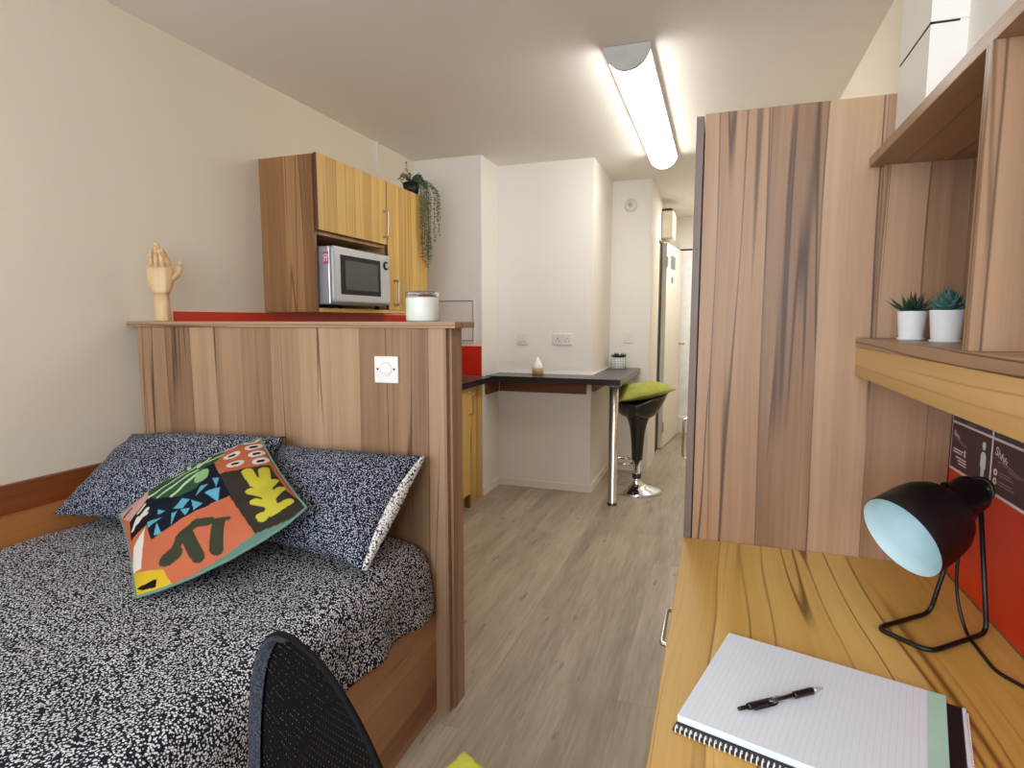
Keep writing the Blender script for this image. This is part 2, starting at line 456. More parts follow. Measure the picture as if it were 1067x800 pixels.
# boxed-in duct over the shelf unit
q = B(); q.box(0.354, 0.511, 1.357, 1.563, 1.649, 1.832); q.box(0.356, 0.511, 1.359, 1.563, 1.832, 1.837); q.box(0.354, 0.511, 1.357, 1.563, 1.837, ZC)
o = struct(q.build('trim_1', 'wall_white'))
q = B(); q.box(0.414, 0.511, -1.2, 1.357, 1.652, ZC); struct(q.build('trim_2', 'wall_white'))
q = B(); q.box(0.353, 0.36, 1.3565, 1.556, 1.8332, 1.8362); q.box(0.354, 0.40, 1.3565, 1.362, 1.8332, 1.8362); struct(q.build('seam_shade', 'shadow_gap'))  # dark strips painting the shade in the seam of the duct

# bathroom door folded back along the corridor wall, its frame, the door at the corridor end
f = empty('door_1', (-0.535, 5.97, 0), 'open cream door folded back along the corridor wall', 'door'); f['kind'] = 'structure'
hx, hy = -0.536, 6.0; dx, dy = 0.096, 0.845
Lh = math.hypot(dx, dy); ux, uy = dx / Lh, dy / Lh
def leaf_rot(cx, cy, cz): return Matrix.Translation(Vector((cx, cy, cz))) @ Matrix.Rotation(math.atan2(uy, ux), 4, 'Z')
def dbox(l0, l1, n0, n1, z0, z1, mat, name, parent):
    bm = bmesh.new(); bmesh.ops.create_cube(bm, size=1.0)
    bmesh.ops.scale(bm, vec=(l1 - l0, n1 - n0, z1 - z0), verts=bm.verts)
    bm.transform(leaf_rot(hx, hy, 0) @ Matrix.Translation(Vector(((l0 + l1) / 2, (n0 + n1) / 2, (z0 + z1) / 2))))
    qq = B().mat(mat); qq.join(bm); return qq.build(name, None, parent)
dbox(0, Lh, -0.044, 0, 0.012, 2.03, 'gloss_cream', 'leaf', f)
for z in (0.22, 1.85):
    dbox(-0.012, 0.05, -0.052, -0.0445, z - 0.05, z + 0.05, 'steel', 'hinge', f)
dbox(0.2, 0.42, -0.048, -0.0445, 1.80, 1.93, 'sign_grey', 'notice', f)
dbox(0.25, 0.33, -0.048, -0.0445, 1.66, 1.72, 'sign_grey', 'notice', f)
c = leaf_rot(hx, hy, 0)
h0 = c @ Vector((Lh - 0.07, -0.045, 1.03)); h1 = c @ Vector((Lh - 0.07, -0.10, 1.03)); h2 = c @ Vector((Lh - 0.20, -0.10, 1.03))
B().tube(rounded([h0, h1, h2], 0.02), 0.010).build('door_handle', 'steel', f)
q = B(); q.box(-0.545, -0.535, 5.06, 5.70, 0, 1.985); struct(q.build('trim_4', 'gloss_cream'))
q = B(); q.box(-0.545, -0.542, 5.71, 5.995, 0, 2.03); struct(q.build('frame_gap_shade', 'shadow_gap'))  # dark plate standing in for shade between door frame and leaf
d = empty('door_2', (0.0, 6.98, 0), 'white door in the end wall of the corridor', 'door'); d['kind'] = 'structure'
q = B(); q.box(-0.42, 0.36, 6.96, 6.999, 0.19, 2.055); q.build('leaf', 'white_plastic', d)
q = B(); q.box(-0.44, 0.40, 6.975, 6.999, 2.075, 2.14); q.box(0.365, 0.40, 6.975, 6.999, 0.19, 2.075); q.build('door_frame', 'gloss_cream', d)
q = B(); q.box(-0.43, 0.365, 6.985, 6.999, 2.055, 2.075); q.build('door_gap', 'shadow_gap', d)
q = B(); q.box(-0.43, 0.40, 6.93, 6.999, 0.0, 0.19, 0.01); struct(q.build('trim_5', 'gloss_cream'))

# ------------------------------------------------------------------ wall fittings
def red(label, x0, x1, y0, y1, z0, z1):
    q = B(); q.box(x0, x1, y0, y1, z0, z1); o = q.build('splashback', 'red_panel'); tag(o, label, 'splashback', 'red splashbacks'); return o
red('long red splashback on the left wall under the kitchen wall cupboards', -2.13, -2.122, 1.865, 3.94, 0.887, 1.322)
red('small dark red splashback panel at the end of the kitchen worktop', -2.12, -1.603, 3.942, 3.95, 0.887, 1.10)
red('orange red panel on the wall above the desk behind the lamp', 0.505, 0.5118, -0.2, 1.563, 0.722, 1.157)
a = empty('access_panel', (-1.80, 3.948, 1.124), 'white square access panel in the wall beside the kitchen cupboards', 'access panel')
q = B(); q.box(-1.951, -1.94, 3.94, 3.95, 1.124, 1.437); q.box(-1.665, -1.654, 3.94, 3.95, 1.124, 1.437); q.box(-1.94, -1.665, 3.94, 3.95, 1.124, 1.135); q.box(-1.94, -1.665, 3.94, 3.95, 1.426, 1.437); q.build('frame', 'panel_white', a)
q = B(); q.box(-1.933, -1.672, 3.942, 3.95, 1.142, 1.419); q.build('door', 'panel_white', a)
q = B(); q.box(-1.94, -1.665, 3.948, 3.95, 1.135, 1.426); q.build('gap_backing', 'sign_grey', a)  # grey plate that paints the shadow line around the panel door
q = B(); q.box(-2.13, -2.116, 3.445, 3.457, 2.075, ZC); q.box(-2.13, -2.112, 3.441, 3.461, 2.27, 2.295); tag(q.build('cable_conduit', 'pale_plastic'), 'thin white cable conduit running from ceiling down to wall cupboard', 'conduit')

def plate(name, label, cat, cx, y, cz, wd, ht, ny=-1, group=None):
    e = empty(name, (cx, y, cz - ht / 2), label, cat, group)
    q = B(); q.box(cx - wd / 2, cx + wd / 2, y - 0.009, y, cz - ht / 2, cz + ht / 2, 0.003); q.build('face_plate', 'white_plastic' if y < 2 else 'pale_plastic', e)
    return e
s = plate('cable_outlet', 'square white cable outlet plate with two screws on the wooden bed partition', 'outlet plate', -0.998, 1.655, 1.128, 0.086, 0.086)
for sx in (-0.03, 0.03):
    q = B(); q.cyl((-0.998 + sx, 1.646, 1.13), (-0.998 + sx, 1.6445, 1.13), 0.0035, 12); q.build('screw', 'ink', s)
q = B(); q.cyl((-0.998, 1.646, 1.132), (-0.998, 1.643, 1.132), 0.022, 24); q.box(-1.008, -0.988, 1.6425, 1.6465, 1.108, 1.111); q.build('cable_cover', 'white_plastic', s)
s = plate('wall_socket', 'single white wall socket plate above bar, left of the double socket', 'socket', -1.398, 4.28, 1.145, 0.086, 0.086, group='sockets above the bar')
q = B(); q.box(-1.408, -1.388, 4.268, 4.272, 1.13, 1.16, 0.001); q.build('rocker', 'pale_plastic', s)
for k in (-0.016, 0.016):
    q = B(); q.box(-1.398 + k - 0.003, -1.398 + k + 0.003, 4.2695, 4.2715, 1.118, 1.124); q.build('socket_hole', 'ink', s)
s = plate('wall_socket', 'double white wall socket with two switches above the bar', 'socket', -1.0885, 4.28, 1.145, 0.146, 0.086, group='sockets above the bar')
for k in (-0.036, 0.036):
    for dx2, dz2, hw, hh in ((0, 0.006, 0.003, 0.005), (-0.012, -0.012, 0.004, 0.0025), (0.012, -0.012, 0.004, 0.0025)):
        q = B(); q.box(-1.0885 + k + dx2 - hw, -1.0885 + k + dx2 + hw, 4.2695, 4.2715, 1.145 + dz2 - hh, 1.145 + dz2 + hh); q.build('socket_hole', 'ink', s)
    q = B(); q.box(-1.0885 + k * 0.4 - 0.007, -1.0885 + k * 0.4 + 0.007, 4.267, 4.272, 1.160, 1.176, 0.001); q.build('rocker', 'pale_plastic', s)
s = plate('light_switch', 'small white switch plate on the wall above the patterned pot', 'switch', -0.712, 5.05, 1.137, 0.086, 0.086)
q = B(); q.box(-0.722, -0.702, 5.037, 5.042, 1.122, 1.152, 0.001); q.build('rocker', 'pale_plastic', s)
s = empty('smoke_detector', (-0.715, 5.05, 2.185), 'round white detector high on the wall near the corridor', 'detector')
B().lathe([(0, 0), (0.048, 0), (0.05, 0.006), (0.05, 0.018), (0.042, 0.03), (0, 0.032)], (-0.715, 5.05, 2.227), (0, -1, 0), 32).build('housing', 'pale_plastic', s)
B().lathe([(0.018, 0.0315), (0.018, 0.038), (0.015, 0.042), (0, 0.042)], (-0.715, 5.05, 2.227), (0, -1, 0), 24).build('sensor_cap', 'grey_cap', s)
s = empty('electrical_box', (-0.49, 5.95, 2.04), 'cream plastic electrical box high on the corridor wall above the door', 'electrical box')
q = B(); q.box(-0.545, -0.43, 5.90, 6.2, 2.06, 2.32, 0.02, seg=3); q.build('cover', 'cream_plastic', s)
q = B(); q.box(-0.545, -0.45, 5.92, 6.18, 2.32, 2.34); q.build('top_gap_shade', 'shadow_gap', s)  # dark strip painting the shade in the gap above the box

# ceiling batten light
emit('tube_glow', (255, 252, 247), LIGHT['tube'])
L = empty('ceiling_light', (-0.4, 3.48, ZC - 0.1), 'long half-round fluorescent batten light glowing on the ceiling', 'ceiling light')
def half(y0, y1, w_, hgt, nm, mt, a0=0.0, a1=PI):
    q = B(); n = 24
    pts = [(-0.4 + w_ * math.cos(PI + a0 + (a1 - a0) * i / n), ZC - 0.003 + hgt * math.sin(PI + a0 + (a1 - a0) * i / n)) for i in range(n + 1)]
    a = [q.bm.verts.new((x, y0, z)) for x, z in pts]; b = [q.bm.verts.new((x, y1, z)) for x, z in pts]
    for i in range(n):
        f = q.bm.faces.new((a[i], a[i + 1], b[i + 1], b[i])); f.smooth = True
    q.bm.faces.new((a[0], b[0], b[-1], a[-1])); q.bm.faces.new(a); q.bm.faces.new(b[::-1])
    return q.build(nm, mt, L)
ta = math.radians(17)
half(2.635, 4.34, 0.094, 0.096, 'diffuser', 'tube_glow', ta, PI - ta)
q = B(); q.prism([(-0.494, 2.635), (-0.306, 2.635), (-0.306, 4.34), (-0.494, 4.34)], ZC - 0.027, ZC - 0.001); q.build('tray', 'white_plastic', L)
half(2.612, 2.634, 0.097, 0.099, 'end_cap', 'grey_cap')
half(4.341, 4.362, 0.097, 0.099, 'end_cap', 'white_plastic')

# ================================================================== PARTITION + BED
hb = empty('bed_partition', (-1.44, 1.71, 0), 'walnut wood partition wall behind the bed head with a flat capping shelf', 'partition')
q = B(); q.box(-2.078, -0.8, 1.655, 1.675, 0, 1.2605); q.box(-2.078, -0.8, 1.735, 1.755, 0, 1.2605); q.box(-2.078, -2.06, 1.675, 1.735, 0, 1.2605); q.build('panel', 'walnut_wide_Z', hb)
q = B(); q.box(-0.8, -0.7905, 1.655, 1.755, 0, 1.2605); q.box(-0.80, -0.782, 1.679, 1.755, 0, 1.2605); q.build('end_post', 'walnut_Z', hb)
q = B(); q.box(-2.118, -0.755, 1.646, 1.80, 1.261, 1.281, 0.002); q.build('cap', 'walnut_X', hb)

bed = empty('bed', (-1.45, 0.65, 0), 'double bed with a brown wooden base against the left wall', 'bed')
q = B(); q.box(-0.858, -0.838, -0.36, 1.652, 0, 0.385); q.build('side_board', 'bed_Y', bed)
q = B(); q.box(-2.06, -0.86, -0.36, -0.34, 0, 0.385); q.build('foot_board', 'bed_Y', bed)
q = B(); q.box(-2.06, -0.86, -0.338, 1.65, 0.30, 0.36); q.build('slat_base', 'walnut_Y', bed)
q = B(); q.box(-2.128, -2.108, -0.36, 1.652, 0, 0.765); q.build('wall_board', 'rail_Y', bed)
q = B(); q.box(-2.106, -2.078, -0.36, 1.652, 0, 0.672); q.build('side_rail', 'rail_light_Y', bed)
q = B(); q.box(-2.05, -0.868, -0.33, 1.648, 0.362, 0.562, 0.04, seg=4); q.build('mattress', 'mattress_white', bed)

def nz(x, y, z=0.0, s=1.0): return noise.noise(Vector((x * s, y * s, z)))
def duvet():
    q = B(); nu, nv = 110, 130
    x0, x1 = -2.07, -0.838; flat = x1 - x0 - 0.07; drop = 0.15
    total = flat + 0.07 * PI / 2 + drop
    def fn(u, v):
        y = -0.40 + v * 2.02
        d = u * total
        wr = 0.010 * nz(d * 2.2, y * 2.2, 0.3) + 0.006 * nz(d * 5 + y * 3, y * 5 - d * 3, 1.7)
        # long soft folds running to the loose front corner
        wr += 0.004 * math.sin((d * 1.0 + y * 1.6) * 17 + 3 * nz(d * 2, y * 2, 4)) * max(0.0, nz(d * 1.5, y * 1.5, 8) + 0.3)
        top = 0.598 + wr - 0.012 * (v > 0.97) * (v - 0.97) / 0.03
        # the corner by the partition sags and rounds off
        cr = max(0.0, 1 - math.hypot((total - 0.12 - d) / 0.22, (1.62 - y) / 0.22)) if d > total - 0.34 and y > 1.3 else 0
        if d < flat:
            x = x0 + d; z = top
            if d < 0.06: z -= 0.05 * (1 - d / 0.06) ** 2
        elif d < flat + 0.07 * PI / 2:
            a = (d - flat) / 0.07; x = x0 + flat + 0.07 * math.sin(a); z = top - 0.07 * (1 - math.cos(a))
        else:
            e = d - flat - 0.07 * PI / 2; k = e / drop
            x = x1 + 0.006 + k * (0.010 + 0.012 * math.sin(y * 21 + 2 * nz(y * 3, 0, 5)) + 0.010 * nz(y * 9, 0, 2)); z = top - 0.07 - e * (1 + 0.05 * math.sin(y * 9) + 0.08 * nz(y * 4, 1, 3))
        return Vector((x, y, z - 0.03 * cr))
    q.grid(fn, nu, nv)
    o = q.build('duvet', 'speckled', None, fix=True)
    sm = o.modifiers.new('thick', 'SOLIDIFY'); sm.thickness = 0.014; sm.offset = -1
    tag(o, 'black and white speckled duvet cover spread over the double bed', 'duvet'); return o
duvet()

def pillow(name, label, cat, c00, c10, c11, c01, tf, tb, mat, group=None, n=48, inset=0.05, seed=0.0, wr=0.008, edge=None, nu=None):
    c00, c10, c11, c01 = [Vector(c) for c in (c00, c10, c11, c01)]
    N = ((c10 - c00).cross(c01 - c00)).normalized()
    nu = nu or n
    def prof(u): return max(0.0, 1 - abs(2 * u - 1) ** 2.6) ** 0.62
    def pos(u, v, side):
        # sides bow inwards between the corners
        uu = u + inset * (1 - (2 * u - 1) ** 2) * 0 + (0.5 - u) * 2 * inset * (1 - (2 * v - 1) ** 2) * abs(2 * u - 1)
        vv = v + (0.5 - v) * 2 * inset * (1 - (2 * u - 1) ** 2) * abs(2 * v - 1)
        p = c00 * (1 - uu) * (1 - vv) + c10 * uu * (1 - vv) + c11 * uu * vv + c01 * (1 - uu) * vv
        b = prof(u) * prof(v)
        w_ = wr * (nz(u * 4, v * 4, seed) + 0.6 * nz(u * 9 + v * 4, v * 7, seed + 3)) * (0.25 + b)
        rim = 1 - b
        w_ += wr * 0.9 * rim * math.sin((u + v) * 26 + seed) * (0.3 if 0.02 < min(u, v, 1 - u, 1 - v) else 0)
        return p + N * ((b * tf + w_) if side > 0 else -(b * tb))
    q = B(); V1 = q.grid(lambda u, v: pos(u, v, 1), nu, n)
    V2 = q.grid(lambda u, v: pos(u, v, -1), nu, n)
    bmesh.ops.remove_doubles(q.bm, verts=list(q.bm.verts), dist=0.0004)
    o = q.build(name, mat); tag(o, label, cat, group)
    return o, pos, N
pillow('pillow', 'left speckled navy pillow leaning on the partition by the wall', 'pillow', (-2.07, 1.30, 0.645), (-1.32, 1.345, 0.645), (-1.365, 1.605, 0.895), (-2.065, 1.60, 0.862), 0.095, 0.03, 'speckled_pillow', 'speckled pillows on the bed', seed=1.0, inset=0.03)
rp, rpos, rN = pillow('pillow', 'right speckled navy pillow with pale flange nearest the partition end', 'pillow', (-1.28, 1.345, 0.64), (-0.868, 1.29, 0.628), (-0.85, 1.60, 0.868), (-1.40, 1.605, 0.865), 0.095, 0.03, 'speckled_pillow', 'speckled pillows on the bed', seed=5.0, inset=0.03)
q = B()
def flange(u, v):
    p = rpos(1.0, v, 1); return p + Vector((0.004, 0, 0)) + (Vector((0.012, 0.008, -0.004)) if u > 0.5 else Vector((-0.004, -0.012, 0.006))) * (0.5 + math.sin(v * PI) * 1.0)
q.grid(flange, 1, 30)
o = q.build('pillow_flange', 'speckled_light', rp); sm = o.modifiers.new('thick', 'SOLIDIFY'); sm.thickness = 0.004

# --- printed cushion
PATTERN = [
    ('P',(198,110,76),[(0.638,1.058),(0.782,1.105),(1.018,1.066),(0.979,0.578),(0.946,0.568),(0.668,0.681),(0.673,0.879)]),
    ('P',(58,52,45),[(0.674,0.674),(0.953,0.594),(0.957,0.211),(1.013,-0.001),(0.964,-0.07),(0.689,-0.003),(0.669,0.393)]),
    ('P',(20,26,42),[(0.225,0.901),(0.679,0.871),(0.68,0.667),(0.678,0.399),(0.186,0.38),(0.182,0.607)]),
    ('P',(216,168,162),[(-0.033,1.019),(0.252,1.083),(0.239,0.885),(0.089,0.754)]),
    ('P',(20,18,20),[(0.074,0.769),(0.232,0.893),(0.183,0.56),(0.054,0.544)]),
    ('P',(236,230,222),[(0.172,0.541),(0.076,0.19),(0.006,0.218),(0.065,0.446)]),
    ('P',(222,186,45),[(0.006,0.218),(0.189,0.07),(0.194,-0.05),(-0.01,-0.026)]),
    ('P',(20,18,20),[(0.016,0.065),(0.141,0.04),(0.113,-0.006),(0.039,0.025)]),
    ('P',(108,142,128),[(-0.012,-0.037),(0.191,-0.043),(0.421,-0.04),(0.688,-0.007),(0.902,-0.015),(1.032,-0.023),(1.018,-0.144),(0.668,-0.185),(0.303,-0.216)]),
    ('P',(52,88,52),[(0.242,1.022),(0.377,1.118),(0.54,1.164),(0.764,0.99),(0.698,0.884),(0.61,0.849),(0.598,0.704),(0.522,0.659),(0.414,0.669),(0.277,0.808),(0.231,0.946)]),
    ('L',(196,222,186),[(0.241,0.9),(0.463,0.931)],0.0129),
    ('L',(196,222,186),[(0.463,0.931),(0.739,0.956)],0.0128),
    ('L',(196,222,186),[(0.294,0.815),(0.567,0.876)],0.0125),
    ('L',(196,222,186),[(0.376,0.722),(0.57,0.826)],0.0122),
    ('L',(196,222,186),[(0.373,1.041),(0.478,1.012)],0.013),
    ('L',(196,222,186),[(0.453,1.108),(0.515,1.079)],0.0133),
    ('L',(196,222,186),[(0.515,1.079),(0.524,0.992)],0.0131),
    ('L',(196,222,186),[(0.589,1.024),(0.584,0.918)],0.0128),
    ('L',(196,222,186),[(0.664,1.024),(0.603,0.931)],0.0128),
    ('L',(150,190,130),[(0.59,0.791),(0.57,0.738)],0.0429),
    ('P',(100,180,206),[(0.428,0.62),(0.467,0.554),(0.412,0.496),(0.361,0.552)]),
    ('P',(100,180,206),[(0.474,0.536),(0.522,0.436),(0.464,0.409)]),
    ('P',(100,180,206),[(0.558,0.535),(0.649,0.517),(0.6,0.385)]),
    ('P',(100,180,206),[(0.598,0.61),(0.502,0.561),(0.551,0.648)]),
    ('P',(100,180,206),[(0.63,0.666),(0.666,0.63),(0.629,0.535)]),
    ('P',(100,180,206),[(0.345,0.502),(0.378,0.502),(0.317,0.389)]),
    ('P',(100,180,206),[(0.397,0.497),(0.45,0.454),(0.41,0.402)]),
    ('P',(100,180,206),[(0.191,0.582),(0.289,0.513),(0.19,0.507)]),
    ('P',(100,180,206),[(0.205,0.404),(0.25,0.489),(0.251,0.377)]),
    ('P',(100,180,206),[(0.276,0.652),(0.315,0.572),(0.266,0.588)]),
    ('L',(208,198,66),[(0.763,0.068),(0.835,0.102)],0.0265),
    ('L',(208,198,66),[(0.835,0.102),(0.86,0.264)],0.0349),
    ('L',(208,198,66),[(0.86,0.264),(0.912,0.542)],0.0317),
    ('L',(208,198,66),[(0.863,0.276),(0.828,0.412)],0.029),
    ('L',(208,198,66),[(0.828,0.412),(0.822,0.585)],0.0327),
    ('L',(208,198,66),[(0.858,0.207),(0.779,0.365)],0.026),
    ('L',(208,198,66),[(0.839,0.14),(0.772,0.23)],0.0257),
    ('L',(208,198,66),[(0.82,0.075),(0.759,0.092)],0.0246),
    ('L',(208,198,66),[(0.878,0.304),(0.926,0.368)],0.0244),
    ('L',(208,198,66),[(0.86,0.189),(0.932,0.257)],0.0294),
    ('L',(208,198,66),[(0.839,0.083),(0.932,0.106)],0.0299),
    ('L',(62,66,50),[(0.233,0.122),(0.271,0.132)],0.0535),
    ('L',(62,66,50),[(0.271,0.132),(0.341,0.237)],0.0301),
    ('L',(62,66,50),[(0.341,0.237),(0.445,0.282)],0.0346),
    ('L',(62,66,50),[(0.445,0.282),(0.509,0.238)],0.0368),
    ('L',(62,66,50),[(0.509,0.238),(0.606,0.191)],0.0159),
    ('L',(62,66,50),[(0.378,0.24),(0.377,0.029)],0.0374),
    ('L',(62,66,50),[(0.556,0.193),(0.477,0.018)],0.0364),
    ('L',(236,230,222),[(0.783,1.043),(0.805,1.041)],0.0438),
    ('L',(20,18,20),[(0.784,1.042),(0.803,1.04)],0.0182),
    ('L',(236,230,222),[(0.78,0.88),(0.802,0.878)],0.0419),
    ('L',(20,18,20),[(0.781,0.878),(0.8,0.877)],0.0173),
    ('L',(236,230,222),[(0.774,0.733),(0.796,0.731)],0.0403),
    ('L',(20,18,20),[(0.776,0.731),(0.794,0.729)],0.0164),
    ('L',(236,230,222),[(0.929,1.014),(0.951,1.011)],0.0441),
    ('L',(20,18,20),[(0.93,1.012),(0.949,1.01)],0.0178),
    ('L',(236,230,222),[(0.921,0.897),(0.943,0.895)],0.0418),
    ('L',(20,18,20),[(0.922,0.895),(0.941,0.893)],0.0173),
    ('L',(236,230,222),[(0.915,0.779),(0.936,0.776)],0.0398),
    ('L',(20,18,20),[(0.916,0.777),(0.934,0.775)],0.0166),
    ('L',(236,230,222),[(0.912,0.672),(0.933,0.67)],0.0392),
    ('L',(20,18,20),[(0.913,0.67),(0.931,0.668)],0.0161),
    ('L',(20,18,20),[(0.019,1.014),(0.081,1.031)],0.0133),
    ('L',(20,18,20),[(0.077,1.07),(0.145,1.063)],0.0136),
    ('L',(20,18,20),[(0.033,0.913),(0.096,0.944)],0.013),
    ('L',(20,18,20),[(0.126,1.049),(0.173,1.013)],0.0133),
    ('L',(236,230,222),[(0.128,0.68),(0.204,0.757)],0.0219),
    ('L',(236,230,222),[(0.082,0.636),(0.135,0.735)],0.012),
    ('L',(236,230,222),[(0.143,0.792),(0.2,0.844)],0.0101),
    ('L',(236,230,222),[(0.166,0.719),(0.196,0.702)],0.0192),
    ('L',(205,112,78),[(0.052,0.465),(0.103,0.495)],0.0136),
]
def inpoly(x, y, P):
    c = False; j = len(P) - 1
    for i in range(len(P)):
        xi, yi = P[i]; xj, yj = P[j]
        if (yi > y) != (yj > y) and x < (xj - xi) * (y - yi) / (yj - yi) + xi: c = not c
        j = i
    return c
def segd(x, y, a, b):
    dx, dy = b[0] - a[0], b[1] - a[1]; L2 = dx * dx + dy * dy
    t = max(0, min(1, ((x - a[0]) * dx + (y - a[1]) * dy) / L2)) if L2 else 0
    return math.hypot(x - a[0] - t * dx, y - a[1] - t * dy)
def print_colour(u, v):
    c = (205, 112, 78)
    for o in PATTERN:
        if o[0] == 'P':
            if inpoly(u, v, o[2]): c = o[1]
        elif segd(u, v, o[2][0], o[2][1]) < o[3]: c = o[1]
    return c
def cushion():
    c00, c10, c11, c01 = (-1.322, 1.003, 0.612), (-1.005, 1.25, 0.795), (-1.346, 1.47, 0.915), (-1.690, 1.25, 0.70)
    C00, C10, C11, C01 = [Vector(c) for c in (c00, c10, c11, c01)]
    N = ((C10 - C00).cross(C01 - C00)).normalized()
    def prof(u): return max(0.0, 1 - abs(2 * u - 1) ** 2.4) ** 0.66
    ins = 0.02
    def pos(u, v, s):
        uu = u + (0.5 - u) * 2 * ins * (1 - (2 * v - 1) ** 2) * abs(2 * u - 1)
        vv = v + (0.5 - v) * 2 * ins * (1 - (2 * u - 1) ** 2) * abs(2 * v - 1)
        bl = 1 - abs(2 * u - 1) ** 2.2
        vv += bl * (0.11 * v ** 2 - 0.115 * (1 - v) ** 2)
        if s == 2: return uu, vv + 0.045 * bl * (1 - v) ** 2 + 0.13 * prof(u) * prof(v) * v ** 0.5
        p = C00 * (1 - uu) * (1 - vv) + C10 * uu * (1 - vv) + C11 * uu * vv + C01 * (1 - uu) * vv
        b = prof(u) * prof(v); w_ = 0.006 * (nz(u * 5, v * 5, 2.2) + 0.5 * nz(u * 11, v * 11, 6)) * (0.3 + b)
        return p + N * ((b * 0.065 + w_) if s > 0 else -b * 0.05)
    root = empty('cushion', (-1.32, 1.2, 0.6), 'multicoloured cushion with leaf and cut-out print leaning on the pillows', 'cushion')
    nu, nv = 230, 210
    q = B(); q.grid(lambda u, v: pos(u, v, 1), nu, nv); o = q.build('printed_front', 'cushion_print', root, fix=False)
    ca = o.data.color_attributes.new('print', 'FLOAT_COLOR', 'POINT')
    k = 0; buf = []
    cache = {}
    for i in range(nu + 1):
        for j in range(nv + 1):
            c = print_colour(*pos(i / nu, j / nv, 2))
            if c not in cache: cache[c] = lin(tuple(x * 0.88 for x in c))
            buf.extend(cache[c])
    ca.data.foreach_set('color', buf)
    q = B(); q.grid(lambda u, v: pos(u, v, -1), 40, 40); q.build('back_cover', 'teal', root)
    per = [pos(i / 30, 0, 1) for i in range(30)] + [pos(1, i / 30, 1) for i in range(30)] + [pos(1 - i / 30, 1, 1) for i in range(30)] + [pos(0, 1 - i / 30, 1) for i in range(30)]
    B().tube(per, 0.004, 8, closed=True).build('piping', 'teal', root)
cushion()

# ================================================================== KITCHEN
kc = empty('wall_cupboard', (-1.97, 2.94, 1.325), 'walnut kitchen wall cupboard with two golden doors and a microwave niche', 'cupboard')
q = B(); q.mat('walnut_warmlit_Z'); q.box(-2.129, -1.822, 2.392, 2.41, 1.326, 2.06); q.box(-2.129, -1.822, 3.485, 3.503, 1.326, 2.06)
q.box(-2.129, -1.822, 3.008, 3.026, 1.345, 2.04); q.mat('golden_Y'); q.box(-2.129, -1.822, 2.411, 3.484, 2.041, 2.059); q.box(-2.129, -1.80, 2.411, 3.484, 1.326, 1.344)
q.mat('walnut_warmlit_Z'); q.box(-2.129, -1.822, 2.411, 3.007, 1.693, 1.711); q.box(-2.129, -2.12, 2.411, 3.007, 1.345, 1.692); q.build('carcass', None, kc)  # mid shelf and niche back coloured dark for the shade inside the niche
d1 = B().box(-1.82, -1.80, 2.398, 3.014, 1.712, 2.066, 0.0015).build('door', 'golden_Z', kc)
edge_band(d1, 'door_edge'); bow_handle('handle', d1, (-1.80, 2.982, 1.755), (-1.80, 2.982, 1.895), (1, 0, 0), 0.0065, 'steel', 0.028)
d2 = B().box(-1.82, -1.80, 3.02, 3.503, 1.346, 2.066, 0.0015).build('door', 'golden_Z', kc)
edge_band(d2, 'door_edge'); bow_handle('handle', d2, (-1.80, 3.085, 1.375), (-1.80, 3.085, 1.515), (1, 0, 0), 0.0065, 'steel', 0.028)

mw = empty('microwave', (-1.93, 2.69, 1.3445), 'silver microwave oven with dark glass door in the cupboard niche', 'microwave')
q = B(); q.box(-2.09, -1.768, 2.428, 2.935, 1.362, 1.64, 0.006); q.build('body', 'silver', mw)
q = B(); q.box(-1.767, -1.738, 2.424, 2.939, 1.368, 1.642, 0.014, seg=3); dm = q.build('door', 'silver', mw)
q = B(); q.box(-1.7385, -1.7345, 2.475, 2.83, 1.412, 1.602, 0.0015); q.build('window_frame', 'mw_trim', dm)
q = B(); q.box(-1.735, -1.7325, 2.505, 2.80, 1.436, 1.578); q.build('window_glass', 'mw_glass', dm)
q = B(); q.cyl((-1.738, 2.888, 1.582), (-1.733, 2.888, 1.582), 0.023, 28); kn = q.build('dial', 'mw_trim', mw)
q = B(); q.cyl((-1.7335, 2.888, 1.582), (-1.728, 2.888, 1.582), 0.014, 24); q.build('dial_knob', 'grey_cap', kn)
q = B(); q.box(-1.80, -1.772, 2.4262, 2.4283, 1.555, 1.612); q.build('pink_sticker', 'pink_label', mw)
q = B(); q.mat('white_plastic'); 
for (x0, x1, z0, z1) in ((-1.796, -1.792, 1.566, 1.60), (-1.791, -1.780, 1.597, 1.601), (-1.791, -1.780, 1.584, 1.588), (-1.780, -1.776, 1.585, 1.60), (-1.784, -1.779, 1.566, 1.583)): q.box(x0, x1, 2.4254, 2.4262, z0, z1)
q.build('sticker_mark', None, mw)
for yy in (2.47, 2.89):
    for xx in (-2.04, -1.80):
        q = B(); q.cyl((xx, yy, 1.3448), (xx, yy, 1.364), 0.013, 14); q.build('foot', 'mw_trim', mw)

kb = empty('kitchen_base_unit', (-1.84, 2.72, 0), 'golden wood kitchen base cupboards along the left wall', 'cupboard')
q = B(); q.mat('walnut_Z'); q.box(-2.12, -1.572, 1.765, 1.783, 0.1, 0.843); q.box(-2.12, -1.572, 3.645, 3.663, 0, 0.843); q.box(-2.12, -2.11, 1.784, 3.644, 0.1, 0.843); q.box(-2.12, -1.572, 1.784, 3.644, 0.1, 0.118)
q.build('carcass', None, kb)
q = B(); q.box(-1.63, -1.612, 1.784, 3.644, 0, 0.099); q.build('plinth', 'golden_Y', kb)
for k in range(4):
    y0 = 1.768 + k * 0.4735
    dd = B().box(-1.57, -1.55, y0, y0 + 0.469, 0.115, 0.838, 0.0015).build('door', 'golden_Z', kb)
    bow_handle('handle', dd, (-1.55, y0 + 0.41, 0.66), (-1.55, y0 + 0.41, 0.80), (1, 0, 0), 0.005, 'steel', 0.028)
